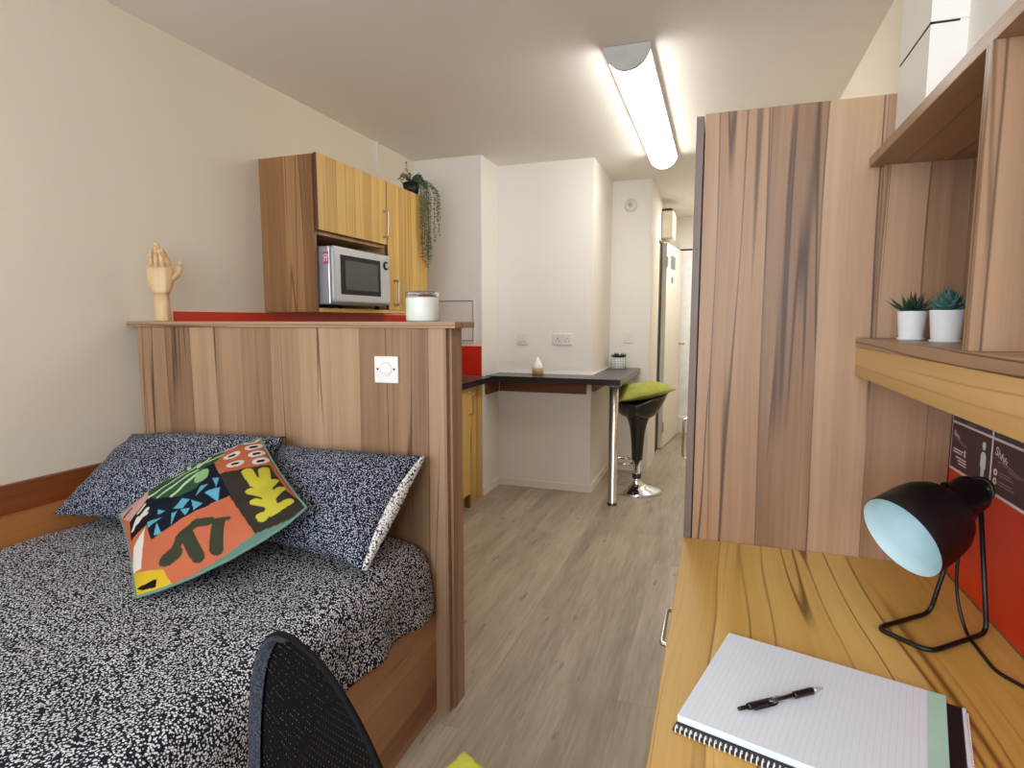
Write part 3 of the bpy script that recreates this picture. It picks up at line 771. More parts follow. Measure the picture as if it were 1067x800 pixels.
q = B(); q.box(-1.62, -1.602, 3.664, 3.936, 0, 0.843); q.build('filler_panel', 'golden_Z', kb)

wt = empty('worktop', (-1.83, 2.85, 0.845), 'dark grey kitchen worktop along the left wall', 'worktop')
q = B(); q.prism([(-2.121, 1.765), (-1.525, 1.765), (-1.525, 3.935), (-2.121, 3.935)], 0.845, 0.885); q.build('top', 'worktop', wt)
q = B(); q.box(-1.5245, -1.52, 1.765, 3.935, 0.845, 0.885); q.build('front_edge', 'worktop_edge', wt)
hb2 = empty('hob', (-1.82, 3.3, 0.885), 'black glass hob on the kitchen worktop', 'hob')
q = B(); q.box(-2.07, -1.57, 3.05, 3.60, 0.8855, 0.892, 0.002); q.build('glass', 'hob_glass', hb2)
for (xx, yy, r) in ((-1.95, 3.2, 0.08), (-1.69, 3.2, 0.09), (-1.95, 3.46, 0.09), (-1.69, 3.46, 0.08)):
    B().tube([(xx + r * math.cos(2 * PI * k / 32), yy + r * math.sin(2 * PI * k / 32), 0.8925) for k in range(32)], 0.0015, 6, closed=True).build('ring_mark', 'grey_cap', hb2)

bar = empty('breakfast_bar', (-1.1, 4.2, 0), 'dark grey breakfast bar with a round steel leg at its corner', 'breakfast bar')
q = B(); q.prism([(-1.52, 3.99), (-0.615, 3.99), (-0.605, 5.036), (-0.856, 5.036), (-0.856, 4.266), (-1.586, 4.266), (-1.586, 3.99)], 0.845, 0.885); q.build('top', 'worktop', bar)
q = B(); q.box(-1.586, -0.61, 3.984, 3.9895, 0.845, 0.8845); q.build('front_edge', 'worktop_edge', bar)
q = B(); q.box(-1.586, -0.856, 4.267, 4.279, 0.875, 0.893); q.box(-0.869, -0.857, 4.28, 5.036, 0.875, 0.893); q.build('sealing_strip', 'white_plastic', bar)
q = B(); q.box(-1.575, -0.90, 4.245, 4.266, 0.745, 0.8445); q.build('batten', 'batten', bar)
q = B(); q.box(-1.599, -1.578, 4.0, 4.24, 0.745, 0.8445); q.build('batten', 'batten', bar)
q = B(); q.box(-0.869, -0.848, 4.30, 4.75, 0.76, 0.8445); q.build('batten', 'batten', bar)
q = B(); q.cyl((-0.66, 4.035, 0.02), (-0.66, 4.035, 0.8445), 0.03, 32); lg = q.build('leg', 'steel', bar)
q = B(); q.cyl((-0.66, 4.035, 0.0), (-0.66, 4.035, 0.02), 0.033, 32); q.build('leg_foot', 'worktop_edge', lg)
q = B(); q.lathe([(0, 0), (0.05, 0), (0.05, -0.006), (0.034, -0.012), (0, -0.012)], (-0.66, 4.035, 0.8447), (0, 0, 1), 28); q.build('leg_bracket', 'steel', lg)

# stool
st = empty('bar_stool', (-0.545, 4.45, 0), 'glossy black bar stool with a chrome trumpet base at the breakfast bar', 'bar stool')
SX, SY = -0.545, 4.45
B().lathe([(0, 0.0), (0.19, 0.0), (0.192, 0.006), (0.17, 0.018), (0.10, 0.036), (0.05, 0.06), (0.034, 0.09), (0.03, 0.10), (0, 0.10)], (SX, SY, 0), (0, 0, 1), 48).build('base', 'chrome', st)
B().cyl((SX, SY, 0.10), (SX, SY, 0.135), 0.034, 24).build('collar', 'black_plastic', st)
B().cyl((SX, SY, 0.135), (SX, SY, 0.27), 0.026, 24).build('gas_column', 'chrome', st)
B().lathe([(0, 0.24), (0.040, 0.24), (0.043, 0.30), (0.048, 0.38), (0.056, 0.46), (0.068, 0.52), (0.082, 0.555), (0.092, 0.572), (0, 0.572)], (SX, SY, 0), (0, 0, 1), 32).build('stem_cover', 'black_gloss', st)
def bowl(u, v, inner=False):
    a = 2 * PI * u; r = 0.085 + v * 0.125
    x = math.cos(a); y = math.sin(a)
    rim = 0.668 + 0.085 * max(0, x) ** 1.2 + 0.02 * max(0, -x) + 0.03 * max(0, y)
    z = 0.565 + (rim - 0.565) * (v ** 1.8)
    k = -0.012 if inner else 0
    return Vector((SX + (r + k) * x * 1.02, SY + (r + k) * y * 0.92, z + (0.012 if inner else 0) * (1 - v)))
q = B(); q.grid(lambda u, v: bowl(u, v), 48, 14); q.grid(lambda u, v: bowl(u, 1 - v, True), 48, 14)
q.lathe([(0, 0.577), (0.075, 0.577)], (SX, SY, 0), (0, 0, 1), 48)
bmesh.ops.remove_doubles(q.bm, verts=list(q.bm.verts), dist=0.0005)
rim = [bowl(k / 48, 1) + (bowl(k / 48, 1, True) - bowl(k / 48, 1)) * 0.5 for k in range(48)]
q.tube(rim, 0.009, 8, closed=True); q.build('seat', 'black_gloss', st)
ring = [(SX - 0.03, SY - 0.03, 0.215)] + [(SX - 0.085 + 0.088 * math.cos(t), SY - 0.02 + 0.10 * math.sin(t), 0.225) for t in [PI * 1.65 - i * PI * 1.3 / 20 for i in range(21)]] + [(SX - 0.03, SY + 0.03, 0.215)]
B().tube(ring, 0.009, 10).build('foot_ring', 'chrome', st)
pillow('seat_cushion', 'lime green square cushion lying tilted on the black bar stool', 'cushion', (-0.675, 4.245, 0.70), (-0.255, 4.33, 0.80), (-0.37, 4.62, 0.80), (-0.74, 4.60, 0.765), 0.055, 0.055, 'lime', None, seed=9.0, n=36)

# things on the bar
df = empty('aroma_diffuser', (-1.245, 4.16, 0.885), 'small white drop shaped diffuser with wooden base on the bar', 'diffuser')
B().lathe([(0, 0), (0.036, 0), (0.040, 0.006), (0.041, 0.035), (0.039, 0.042), (0, 0.042)], (-1.245, 4.16, 0.8855), (0, 0, 1), 32).build('base', 'tan_wood', df)
B().lathe([(0, 0.0425), (0.039, 0.0425), (0.0395, 0.055), (0.034, 0.078), (0.022, 0.098), (0.012, 0.115), (0.007, 0.13), (0, 0.131)], (-1.245, 4.16, 0.8855), (0, 0, 1), 32).build('top', 'ceramic', df)
pp = empty('potted_plant', (-0.79, 4.93, 0.885), 'small dark plant in a black and white patterned pot on the bar end', 'plant')
PX, PY = -0.775, 4.93
B().lathe([(0, 0), (0.060, 0), (0.065, 0.006), (0.067, 0.095), (0.061, 0.095), (0.058, 0.082), (0, 0.08)], (PX, PY, 0.8855), (0, 0, 1), 32).build('pot', 'pot_pattern', pp)
B().lathe([(0, 0.090), (0.057, 0.090), (0.057, 0.0835), (0, 0.0835)], (PX, PY, 0.8855), (0, 0, 1), 24).build('soil', 'soil', pp)
def leaf_blade(q, base, d, length, width, thick=0.3, curl=0.2, n=6, tipw=0.05, belly=0.4):
    """thick pointed leaf"""
    d = Vector(d).normalized(); side = d.cross(Vector((0, 0, 1)))
    side = side.normalized() if side.length > 1e-3 else Vector((1, 0, 0))
    up = side.cross(d); rings = []
    for i in range(n + 1):
        t = i / n
        w_ = width * (math.sin(PI * min(1, (t * (1 - belly * 0.3) + 0.18))) ** 0.8) * (1 - t ** 3) + tipw * width
        if i == n: w_ = width * 0.03
        p = Vector(base) + d * length * t + up * curl * length * t * t
        rings.append([q.bm.verts.new(p + side * math.cos(a) * w_ + up * math.sin(a) * w_ * thick) for a in [2 * PI * k / 6 for k in range(6)]])
    for a, b in zip(rings, rings[1:]):
        for k in range(6):
            f = q.bm.faces.new((a[k], a[(k + 1) % 6], b[(k + 1) % 6], b[k])); f.smooth = True
    q.bm.faces.new(rings[0][::-1]); q.bm.faces.new(rings[-1])
rnd = random.Random(3)
q = B()
for k in range(16):
    a = k * 2.4; e = rnd.uniform(0.15, 0.8)
    leaf_blade(q, (PX + 0.025 * math.cos(a), PY + 0.025 * math.sin(a), 0.972), (math.cos(a) * math.cos(e), math.sin(a) * math.cos(e), math.sin(e)), rnd.uniform(0.045, 0.072), 0.015)
q.build('leaves', 'leaf_dark', pp)

# trailing plant on the wall cupboard
tp = empty('trailing_plant', (-1.84, 3.40, 2.06), 'trailing leafy green plant in a dark pot on top of the wall cupboard', 'plant')
B().lathe([(0, 0), (0.042, 0), (0.054, 0.075), (0.049, 0.075), (0.046, 0.06), (0, 0.06)], (-1.845, 3.39, 2.0605), (0, 0, 1), 28).build('pot', 'lamp_black', tp)
rnd = random.Random(11); qs = B(); ql = B()
def leaflet(q, p, s, rr):
    d = Vector((rr.uniform(-1, 1), rr.uniform(-1, 1), rr.uniform(-0.8, 0.5))).normalized(); sd = d.cross(Vector((rr.uniform(-.3, .3), rr.uniform(-.3, .3), 1))).normalized(); nn = sd.cross(d) * 0.2 * s
    a = q.bm.verts.new(p); b = q.bm.verts.new(p + d * s * .5 + sd * s * .38 + nn); c = q.bm.verts.new(p + d * s); e = q.bm.verts.new(p + d * s * .5 - sd * s * .38 + nn); m_ = q.bm.verts.new(p + d * s * .5 - nn * .4)
    q.bm.faces.new((a, b, m_)); q.bm.faces.new((b, c, m_)); q.bm.faces.new((c, e, m_)); q.bm.faces.new((e, a, m_))
def strand(pts, dens=0.010, s=0.014):
    P = rounded(pts, 0.05, 6); qs.tube(P, 0.0013, 5)
    for a, b in zip(P, P[1:]):
        L_ = (b - a).length; k = max(1, int(L_ / dens))
        for i in range(k):
            p = a.lerp(b, (i + rnd.random()) / k)
            for _ in range(2): leaflet(ql, p + Vector((rnd.uniform(-.004, .004), rnd.uniform(-.004, .004), 0)), s * rnd.uniform(.7, 1.3), rnd)
ctr = Vector((-1.845, 3.39, 2.14))
for k in range(15):
    y = 3.38 + 0.16 * k / 14 + rnd.uniform(-.012, .012); front = y < 3.505
    x = -1.775 + rnd.uniform(-.006, .02) + (0.03 if not front else 0)
    zend = [1.86, 1.75, 1.66, 1.62, 1.70, 1.80, 1.63, 1.60, 1.68, 1.74, 1.66, 1.78, 1.84, 1.92, 1.95][k]
    strand([ctr + Vector((rnd.uniform(-.02, .02), rnd.uniform(-.02, .02), -.01)), Vector(((x + ctr.x) / 2, (y + ctr.y) / 2, 2.175 + rnd.uniform(-.02, .02))), Vector((x, y, 2.11)), Vector((x + rnd.uniform(-.005, .006), y + rnd.uniform(-.012, .012), (zend + 2.1) / 2)), Vector((x, y + rnd.uniform(-.015, .015), zend))])
for k in range(14):
    a = rnd.uniform(0, 2 * PI); strand([ctr, ctr + Vector((0.04 * math.cos(a), 0.05 * math.sin(a), 0.045)), ctr + Vector((0.075 * math.cos(a), 0.09 * math.sin(a), rnd.uniform(-.0, .04)))], 0.008)
strand([ctr, ctr + Vector((-.01, -.03, .06)), ctr + Vector((-.005, -.045, .12))], 0.012, 0.013)
qs.build('stems', 'stem', tp); ql.build('leaves', 'leaf_trail', tp)
# ================================================================== THINGS ON THE PARTITION
hd = empty('mannequin_hand', (-2.012, 1.715, 1.281), 'jointed wooden artist mannequin hand standing upright on the partition shelf', 'mannequin hand')
HX, HY = -2.012, 1.715
RZ = Matrix.Rotation(math.radians(38), 4, 'Z')
def hp(x, y, z):
    v = RZ @ Vector((x, y, 0)); return Vector((HX + v.x, HY + v.y, 1.281 + z))
B().lathe([(0, 0.0005), (0.0285, 0.0005), (0.0295, 0.004), (0.0275, 0.05), (0.026, 0.103), (0, 0.103)], (HX, HY, 1.281), (0, 0, 1), 32).build('wrist', 'beech', hd)
q = B()
sec = [(0.104, 0.026, 0.022), (0.112, 0.032, 0.023), (0.14, 0.042, 0.022), (0.17, 0.046, 0.020), (0.198, 0.045, 0.017), (0.206, 0.042, 0.013)]
rings = []
for z, a, b in sec:
    rings.append([q.bm.verts.new(hp(a * math.copysign(abs(math.cos(t)) ** 0.8, math.cos(t)), b * math.copysign(abs(math.sin(t)) ** 0.8, math.sin(t)), z)) for t in [2 * PI * k / 28 for k in range(28)]])
for a, b in zip(rings, rings[1:]):
    for k in range(28):
        f = q.bm.faces.new((a[k], a[(k + 1) % 28], b[(k + 1) % 28], b[k])); f.smooth = True
q.bm.faces.new(rings[0][::-1]); q.bm.faces.new(rings[-1]); q.build('palm', 'beech', hd)
def digit(name, base, segs, r):
    """segs: list of (length, pitch forward deg, lean sideways deg)"""
    p = Vector(base); par = None
    q = B()
    for i, (ln, fw, sd) in enumerate(segs):
        f_, s_ = math.radians(fw), math.radians(sd)
        d = Vector((math.sin(s_), -math.sin(f_) * math.cos(s_), math.cos(f_) * math.cos(s_)))
        rr = r * (1 - 0.1 * i)
        P0, P1 = hp(*p), hp(*(p + d * ln))
        ax = P1 - P0
        q.ball(P0, rr * 0.86)
        q.lathe([(0, 0.002), (rr * 0.75, 0.003), (rr, 0.008), (rr * 0.96, ln * 0.8), (rr * 0.7, ln - 0.003), (0, ln - 0.001)] if i < len(segs) - 1 else [(0, 0.002), (rr * 0.75, 0.003), (rr, 0.008), (rr * 0.95, ln * 0.5), (rr * 0.75, ln * 0.82), (rr * 0.4, ln * 0.97), (0, ln)], P0, ax, 16)
        p = p + d * ln
    q.build(name, 'beech', hd)
digit('index_finger', (0.032, -0.002, 0.210), [(0.034, 22, -10), (0.024, 46, -10), (0.020, 60, -8)], 0.0095)
digit('middle_finger', (0.011, -0.002, 0.213), [(0.038, 12, -6), (0.026, 28, -5), (0.020, 44, -4)], 0.0098)
digit('ring_finger', (-0.011, -0.002, 0.212), [(0.038, 4, 2), (0.027, 10, 3), (0.022, 18, 2)], 0.0095)
digit('little_finger', (-0.031, -0.002, 0.206), [(0.029, 8, 9), (0.020, 20, 9), (0.017, 34, 8)], 0.0085)
digit('thumb', (0.047, -0.004, 0.163), [(0.030, 14, 38), (0.026, 18, 16), (0.022, 20, 4)], 0.0105)

jr = empty('candle_jar', (-0.908, 1.73, 1.281), 'round glass jar candle with pale wax on the partition shelf', 'candle')
JX, JY = -0.908, 1.73
B().lathe([(0, 0.001), (0.050, 0.001), (0.053, 0.006), (0.053, 0.074), (0.052, 0.078), (0.0505, 0.074), (0.0505, 0.0675), (0, 0.0675)], (JX, JY, 1.281), (0, 0, 1), 40).build('jar', 'candle', jr)
B().lathe([(0.050, 0.0785), (0.0545, 0.079), (0.0545, 0.092), (0.047, 0.097), (0.0, 0.098), (0.0, 0.094), (0.046, 0.093), (0.0505, 0.090)], (JX, JY, 1.281), (0, 0, 1), 40).build('lid', 'clear_plastic', jr)

# ================================================================== WARDROBE, DESK, SHELVES
wd = empty('wardrobe', (0.22, 2.0, 0), 'tall walnut wardrobe at the end of the desk', 'wardrobe')
q = B(); q.mat('walnut_wide_Z'); q.box(-0.046, 0.504, 1.566, 1.584, 0, 1.782); q.box(-0.044, 0.504, 2.402, 2.42, 0, 1.782); q.box(0.476, 0.488, 1.585, 2.401, 0.07, 1.765)
q.mat('walnut_Y'); q.box(-0.044, 0.488, 1.585, 2.401, 1.764, 1.781); q.box(-0.044, 0.475, 1.585, 2.401, 0.07, 0.088); q.box(-0.03, -0.012, 1.585, 2.401, 0.0, 0.069)
q.build('carcass', None, wd)
for y0, hy in ((1.567, 1.88), (1.997, 2.395)):
    dd = B().box(-0.067, -0.049, y0, y0 + 0.424, 0.072, 1.778, 0.001).build('door', 'walnut_Z', wd)
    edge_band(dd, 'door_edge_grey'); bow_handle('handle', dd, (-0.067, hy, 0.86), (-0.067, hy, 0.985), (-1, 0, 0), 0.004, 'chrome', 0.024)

dk = empty('desk', (0.21, 0.8, 0), 'golden wood desk top with a drawer unit under it along the right wall', 'desk')
B().box(-0.067, 0.504, -0.3, 1.564, 0.692, 0.72, 0.002).build('desk_top', 'golden_Y', dk)
q = B(); q.mat('walnut_Z'); q.box(-0.03, 0.48, 0.96, 0.978, 0, 0.691); q.box(-0.03, 0.48, 1.545, 1.563, 0, 0.691); q.box(0.47, 0.48, 0.979, 1.544, 0, 0.691); q.box(-0.03, 0.469, 0.979, 1.544, 0.06, 0.078); q.build('drawer_carcass', None, dk)
for z0, z1 in ((0.555, 0.688), (0.315, 0.551), (0.075, 0.311)):
    dr = B().box(-0.05, -0.032, 0.962, 1.561, z0, z1, 0.001).build('drawer', 'golden_Y', dk)
    zc = z1 - 0.066
    bow_handle('handle', dr, (-0.05, 1.19, zc), (-0.05, 1.345, zc), (-1, 0, 0), 0.005, 'chrome', 0.038)
q = B(); q.box(-0.03, 0.48, -0.29, -0.272, 0, 0.691); q.build('leg_panel', 'walnut_Z', dk)

sh = empty('shelf_unit', (0.40, 1.0, 1.158), 'walnut wall shelf unit over the desk with a deep golden front rail', 'shelf unit')
q = B(); q.box(0.303, 0.504, 0.3, 1.563, 1.224, 1.245, 0.001); q.build('shelf', 'walnut_Y', sh)
q = B(); q.box(0.305, 0.323, 0.3, 1.563, 1.158, 1.2235); q.build('front_rail', 'fascia_Y', sh)
q = B(); q.box(0.308, 0.504, 0.3, 1.5635, 1.627, 1.648, 0.001); q.build('top_shelf', 'walnut_Y', sh)
q = B(); q.box(0.335, 0.5035, 1.546, 1.563, 1.2455, 1.6265); q.build('end_panel', 'walnut_Z', sh)
q = B(); q.box(0.306, 0.497, 0.915, 0.935, 1.2455, 1.6265); dv = q.build('divider', 'divider_Z', sh)
q = B(); q.cyl((0.39, 0.915, 1.275), (0.39, 0.9135, 1.275), 0.012, 28); q.build('hole_cover', 'divider_Z', dv)
q = B(); q.box(0.498, 0.504, 0.3, 1.545, 1.2455, 1.6265); q.build('back_panel', 'walnut_Z', sh)
q = B(); q.box(0.306, 0.497, 0.3, 0.32, 1.2455, 1.6265); q.build('end_panel', 'walnut_Z', sh)

# posters leaning on the red panel
def poster(label, y0, y1, second):
    TX, TZ, BX, BZ = 0.5046, 1.105, 0.5046, 0.956
    wdt = y0 - y1; e = empty('poster', (BX, (y0 + y1) / 2, BZ), label, 'poster', 'posters over the desk')
    up = Vector((TX - BX, 0, TZ - BZ)); H_ = up.length; up.normalize(); rt = Vector((0, -1, 0)); nn = rt.cross(up)
    if nn.x > 0: nn = -nn
    O = Vector((BX, y0, BZ))
    def P(a, b, k=0.0): return O + rt * a + up * b + nn * k
    def slab(q, pts, k0, k1):
        a = [q.bm.verts.new(P(x, y, k0)) for x, y in pts]; b = [q.bm.verts.new(P(x, y, k1)) for x, y in pts]
        n = len(pts); q.bm.faces.new(a); q.bm.faces.new(b[::-1])
        for i in range(n): q.bm.faces.new((a[i], b[i], b[(i + 1) % n], a[(i + 1) % n]))
        return q
    def rc(x0, x1, z0, z1): return [(x0, z0), (x1, z0), (x1, z1), (x0, z1)]
    W_ = wdt
    slab(B(), rc(0, W_, 0, H_), 0, 0.0015).build('sheet', 'poster_white', e)
    slab(B(), rc(0.004, W_ - 0.003, 0.006, 0.104), 0.0015, 0.0019).build('maroon_field', 'poster_dark', e)
    slab(B(), rc(0.004, W_ - 0.003, 0.109, H_ - 0.004), 0.0015, 0.0019).build('header_band', 'poster_head', e)
    fx = W_ - 0.034 if not second else W_ - 0.022
    q = B(); k0, k1 = 0.0019, 0.0022
    cir = [(fx + 0.0075 * math.cos(t), 0.083 + 0.0085 * math.sin(t)) for t in [2 * PI * i / 20 for i in range(20)]]; slab(q, cir, k0, k1)
    slab(q, [(fx - 0.005, 0.071), (fx + 0.005, 0.071), (fx + 0.0115, 0.064), (fx + 0.0125, 0.040), (fx + 0.0085, 0.040), (fx + 0.008, 0.038), (fx + 0.007, 0.012), (fx + 0.0012, 0.012), (fx, 0.034), (fx - 0.0012, 0.012), (fx - 0.007, 0.012), (fx - 0.008, 0.038), (fx - 0.0085, 0.040), (fx - 0.0125, 0.040), (fx - 0.0115, 0.064)], k0, k1)
    q.build('person_icon', 'poster_mint', e)
    q = B()
    def wave(x0, x1, zc, amp, th, ph=0.0, fade=0.0):
        n = 16; up_ = [(x0 + (x1 - x0) * i / n, zc - fade * i / n + amp * math.sin(i / n * 6 + ph) + th * (1 - 0.6 * i / n)) for i in range(n + 1)]; lo = [(x, z - 2 * th * (1 - 0.6 * i / n)) for i, (x, z) in enumerate(up_)]
        slab(B(), lo + up_[::-1], k0, k1).build('wavy_line', 'poster_line', e)
    if not second:
        for (x0, x1, z) in ((0.018, 0.072, 0.047), (0.016, 0.066, 0.041), (0.034, 0.09, 0.031), (0.046, 0.092, 0.025), (0.05, 0.092, 0.019)):
            slab(q, rc(x0, x1, z, z + 0.0028), k0, k1)
        slab(slab(B(), rc(0.078, 0.084, 0.040, 0.054), k0, k1), rc(0.076, 0.086, 0.040, 0.044), k0, k1).build('info_icon', 'poster_white', e)
        wave(0.03, 0.09, 0.070, 0.002, 0.0007, 0, 0.004); wave(0.04, 0.1, 0.066, 0.002, 0.0005, 1, 0.004)
        slab(B(), rc(0.016, 0.022, 0.119, 0.124), k0, k1).build('header_mark', 'poster_white', e); slab(B(), rc(0.08, 0.13, 0.113, 0.1145), k0, k1).build('header_text', 'poster_line', e)
    else:
        for zc in (0.045, 0.028):
            n = 20; xx = 0.022; qr = B()
            for i in range(n):
                t0, t1 = 2 * PI * i / n, 2 * PI * (i + 1) / n
                slab(qr, [(xx + 0.0075 * math.cos(t0), zc + 0.0065 * math.sin(t0)), (xx + 0.0075 * math.cos(t1), zc + 0.0065 * math.sin(t1)), (xx + 0.0035 * math.cos(t1), zc + 0.003 * math.sin(t1)), (xx + 0.0035 * math.cos(t0), zc + 0.003 * math.sin(t0))], k0, k1)
            qr.build('bullet_ring', 'poster_white', e)
        wave(0.03, 0.14, 0.066, 0.003, 0.0007, 0, 0.006); wave(0.05, 0.15, 0.061, 0.003, 0.0005, 1, 0.004); wave(0.07, 0.15, 0.056, 0.003, 0.0005, 2, 0.0)
        slab(B(), rc(0.014, 0.022, 0.119, 0.124), k0, k1).build('header_mark', 'poster_white', e)
        for (x0, x1, z) in ((0.036, 0.085, 0.047), (0.036, 0.095, 0.042), (0.036, 0.09, 0.030), (0.036, 0.10, 0.025)): slab(q, rc(x0, x1, z, z + 0.0012), k0, k1)
    q.build('text_lines', 'poster_line' if second else 'poster_white', e)
    # slanting hand lettering of the heading
    cu = bpy.data.curves.new('t', 'FONT'); cu.body = 'Shhh'; cu.size = 0.026 if second else 0.017; cu.shear = 0.3; cu.extrude = 0.0001
    tmp = bpy.data.objects.new('t', cu); COL.objects.link(tmp); bpy.context.view_layer.update()
    me = bpy.data.meshes.new_from_object(tmp); bpy.data.objects.remove(tmp)
    bm = bmesh.new(); bm.from_mesh(me)
    for v in bm.verts:
        x, z, k = v.co.x, v.co.y, v.co.z; x0 = 0.014
        v.co = P(x0 + x, 0.079 - x * 0.25 + z * (1 - 6 * x), 0.0021 + k)
    q = B(); q.join(bm); q.build('heading_letters', 'poster_white', e, fix=False)
    return e
poster('maroon poster with a pale standing figure, half hidden behind the desk lamp', 1.556, 1.3505, False)
poster('maroon poster with two ringed bullets, nearest the right edge of the photo', 1.3495, 1.170, True)

# desk lamp
lp = empty('desk_lamp', (0.39, 1.21, 0.72), 'black desk lamp with a bent wire stand and bell shade', 'lamp')
PV = Vector((0.449, 1.262, 0.968))
R_, F_, L_, K_ = Vector((0.476, 1.235, 0.7255)), Vector((0.36, 1.13, 0.7255)), Vector((0.292, 1.189, 0.7255)), Vector((0.404, 1.288, 0.7255))
B().tube(rounded([PV + Vector((0.008, -0.004, 0.004)), R_, F_, L_, K_, PV + Vector((-0.004, 0.008, 0.004))], 0.022, 6), 0.0042, 12).build('wire_stand', 'lamp_black', lp)
C0 = Vector((0.3175, 1.18, 0.9035)); ax = (PV + Vector((-0.004, 0.0, 0.006)) - C0); LN = ax.length; ax.normalize()
prof = [(0.0755, 0), (0.0765, 0.002), (0.0755, 0.03), (0.0735, 0.055), (0.069, 0.078), (0.060, 0.097), (0.048, 0.110), (0.0375, 0.117), (0.0345, 0.120), (0.034, LN), (0.031, LN + 0.006), (0, LN + 0.007)]
sd = B().lathe(prof, C0, ax, 48).build('shade', 'lamp_black', lp)
B().lathe([(0.0755, 0.0002), (0.074, 0.001), (0.0735, 0.03), (0.071, 0.055), (0.066, 0.076), (0.057, 0.094), (0.03, 0.108), (0, 0.110)], C0, ax, 48).build('shade_lining', 'lamp_inside', sd)
upv = (Vector((0, 0, 1)) - ax * ax.z).normalized(); kb_ = C0 + ax * 0.118
B().cyl(kb_ + upv * 0.03, kb_ + upv * 0.046, 0.006, 14).build('switch_knob', 'lamp_black', lp)
q = B(); q.cyl(PV + Vector((-0.012, 0.012, 0)), PV + Vector((0.02, -0.014, 0)), 0.007, 16); q.tube(rounded([PV + Vector((0.012, -0.01, 0.0)), PV + Vector((0.022, -0.02, 0.02)), PV + Vector((0.012, -0.008, 0.036)), PV + Vector((-0.008, 0.006, 0.03))], 0.01), 0.004, 10); q.build('pivot', 'lamp_black', lp)
cd_ = rounded([PV + Vector((0.004, -0.004, 0.03)), (0.474, 1.24, 0.985), (0.455, 1.252, 0.945), (0.436, 1.25, 0.90), (0.427, 1.25, 0.837), (0.432, 1.248, 0.774), (0.441, 1.222, 0.7236), (0.441, 1.165, 0.7236), (0.441, 1.10, 0.7236), (0.466, 1.065, 0.7236), (0.488, 1.0, 0.7236), (0.493, 0.8, 0.7236)], 0.05, 6)
B().tube(cd_, 0.003, 8).build('cord', 'lamp_black', lp)

# ------------------------------------------------------------------ writing pad + pen
NBO = Vector((0.036, 1.067, 0.7205)); E1 = Vector((0.963, -0.270, 0)).normalized(); E2 = Vector((-0.270, -0.963, 0)).normalized()
NM = Matrix(((E1.x, E2.x, 0, NBO.x), (E1.y, E2.y, 0, NBO.y), (0, 0, 1, NBO.z), (0, 0, 0, 1)))
nb = bpy.data.objects.new('notepad', None); COL.objects.link(nb); nb.location = NBO; nb.rotation_euler = (0, 0, math.atan2(E1.y, E1.x))
tag(nb, 'open lined writing pad with mint green margin and black spiral edge on the desk', 'notepad')
def nbuild(name, mat, fn):
    q = B(); fn(q); me = bpy.data.meshes.new(name); bmesh.ops.recalc_face_normals(q.bm, faces=list(q.bm.faces)); q.bm.to_mesh(me); q.bm.free(); me.materials.append(M[mat])
    o = bpy.data.objects.new(name, me); COL.objects.link(o); o.parent = nb; return o
nbuild('back_cover', 'cover_black', lambda q: q.box(0.0, 0.331, -0.2845, -0.001, 0.0, 0.004, 0.001))
nbuild('page_block', 'paper', lambda q: q.box(0.001, 0.312, -0.268, 0.0, 0.0042, 0.0135, 0.0008))
nbuild('top_page', 'ruled_paper', lambda q: q.box(0.0012, 0.2895, -0.2675, -0.0003, 0.0137, 0.0141))
nbuild('mint_margin', 'mint', lambda q: q.box(0.29, 0.312, -0.2675, -0.0003, 0.0137, 0.0141))
nbuild('right_liner', 'paper', lambda q: q.box(0.3315, 0.336, -0.288, -0.004, 0.0, 0.006, 0.001))
def coils(q):
    for k in range(48):
        x = 0.006 + k * 0.0066
        q.tube([(x, -0.285 + 0.0045 * math.cos(t), 0.0055 + 0.005 * math.sin(t)) for t in [2 * PI * i / 12 for i in range(12)]], 0.0009, 6, closed=True)
nbuild('spiral_binding', 'white_plastic', coils)
def coils2(q):
    for k in range(40):
        y = -0.284 + k * 0.0068
        q.box(0.3362, 0.3385, y, y + 0.0034, 0.0005, 0.0055)
nbuild('edge_teeth', 'pale_plastic', coils2)

pz = 0.7205 + 0.0142 + 0.0052
pn = empty('pen', (0.105, 0.888, pz - 0.005), 'black and clear ballpoint pen lying on the lined pad', 'pen')
A0, A1 = Vector((0.046, 0.842, pz)), Vector((0.166, 0.934, pz)); pd = (A1 - A0); PL = pd.length; pd.normalize()
def seg(name, prof, mat, sg=20): return B().lathe(prof, A0, pd, sg).build(name, mat, pn)
seg('push_button', [(0, 0), (0.0026, 0), (0.003, 0.002), (0.003, 0.016), (0, 0.016)], 'black_plastic')
seg('top_barrel', [(0, 0.0155), (0.004, 0.0155), (0.0049, 0.018), (0.0049, 0.048), (0, 0.048)], 'black_plastic')
seg('clear_barrel', [(0, 0.0482), (0.0046, 0.0482), (0.0046, 0.097), (0, 0.097)], 'clear_plastic')
seg('ink_refill', [(0, 0.052), (0.0016, 0.052), (0.0016, 0.096), (0, 0.096)], 'ink')
seg('grip', [(0, 0.0972), (0.0049, 0.0972), (0.0052, 0.10), (0.0050, 0.112), (0.0052, 0.130), (0.0046, 0.132), (0, 0.132)], 'black_plastic')
seg('tip', [(0, 0.1322), (0.0042, 0.1322), (0.0012, PL - 0.003), (0.0006, PL), (0, PL)], 'silver')
sdv = pd.cross(Vector((0, 0, 1)))
B().tube([A0 + pd * 0.020 + sdv * 0.0045, A0 + pd * 0.022 + sdv * 0.0085, A0 + pd * 0.055 + sdv * 0.0085, A0 + pd * 0.062 + sdv * 0.0065], 0.0016, 8).build('clip', 'black_plastic', pn)

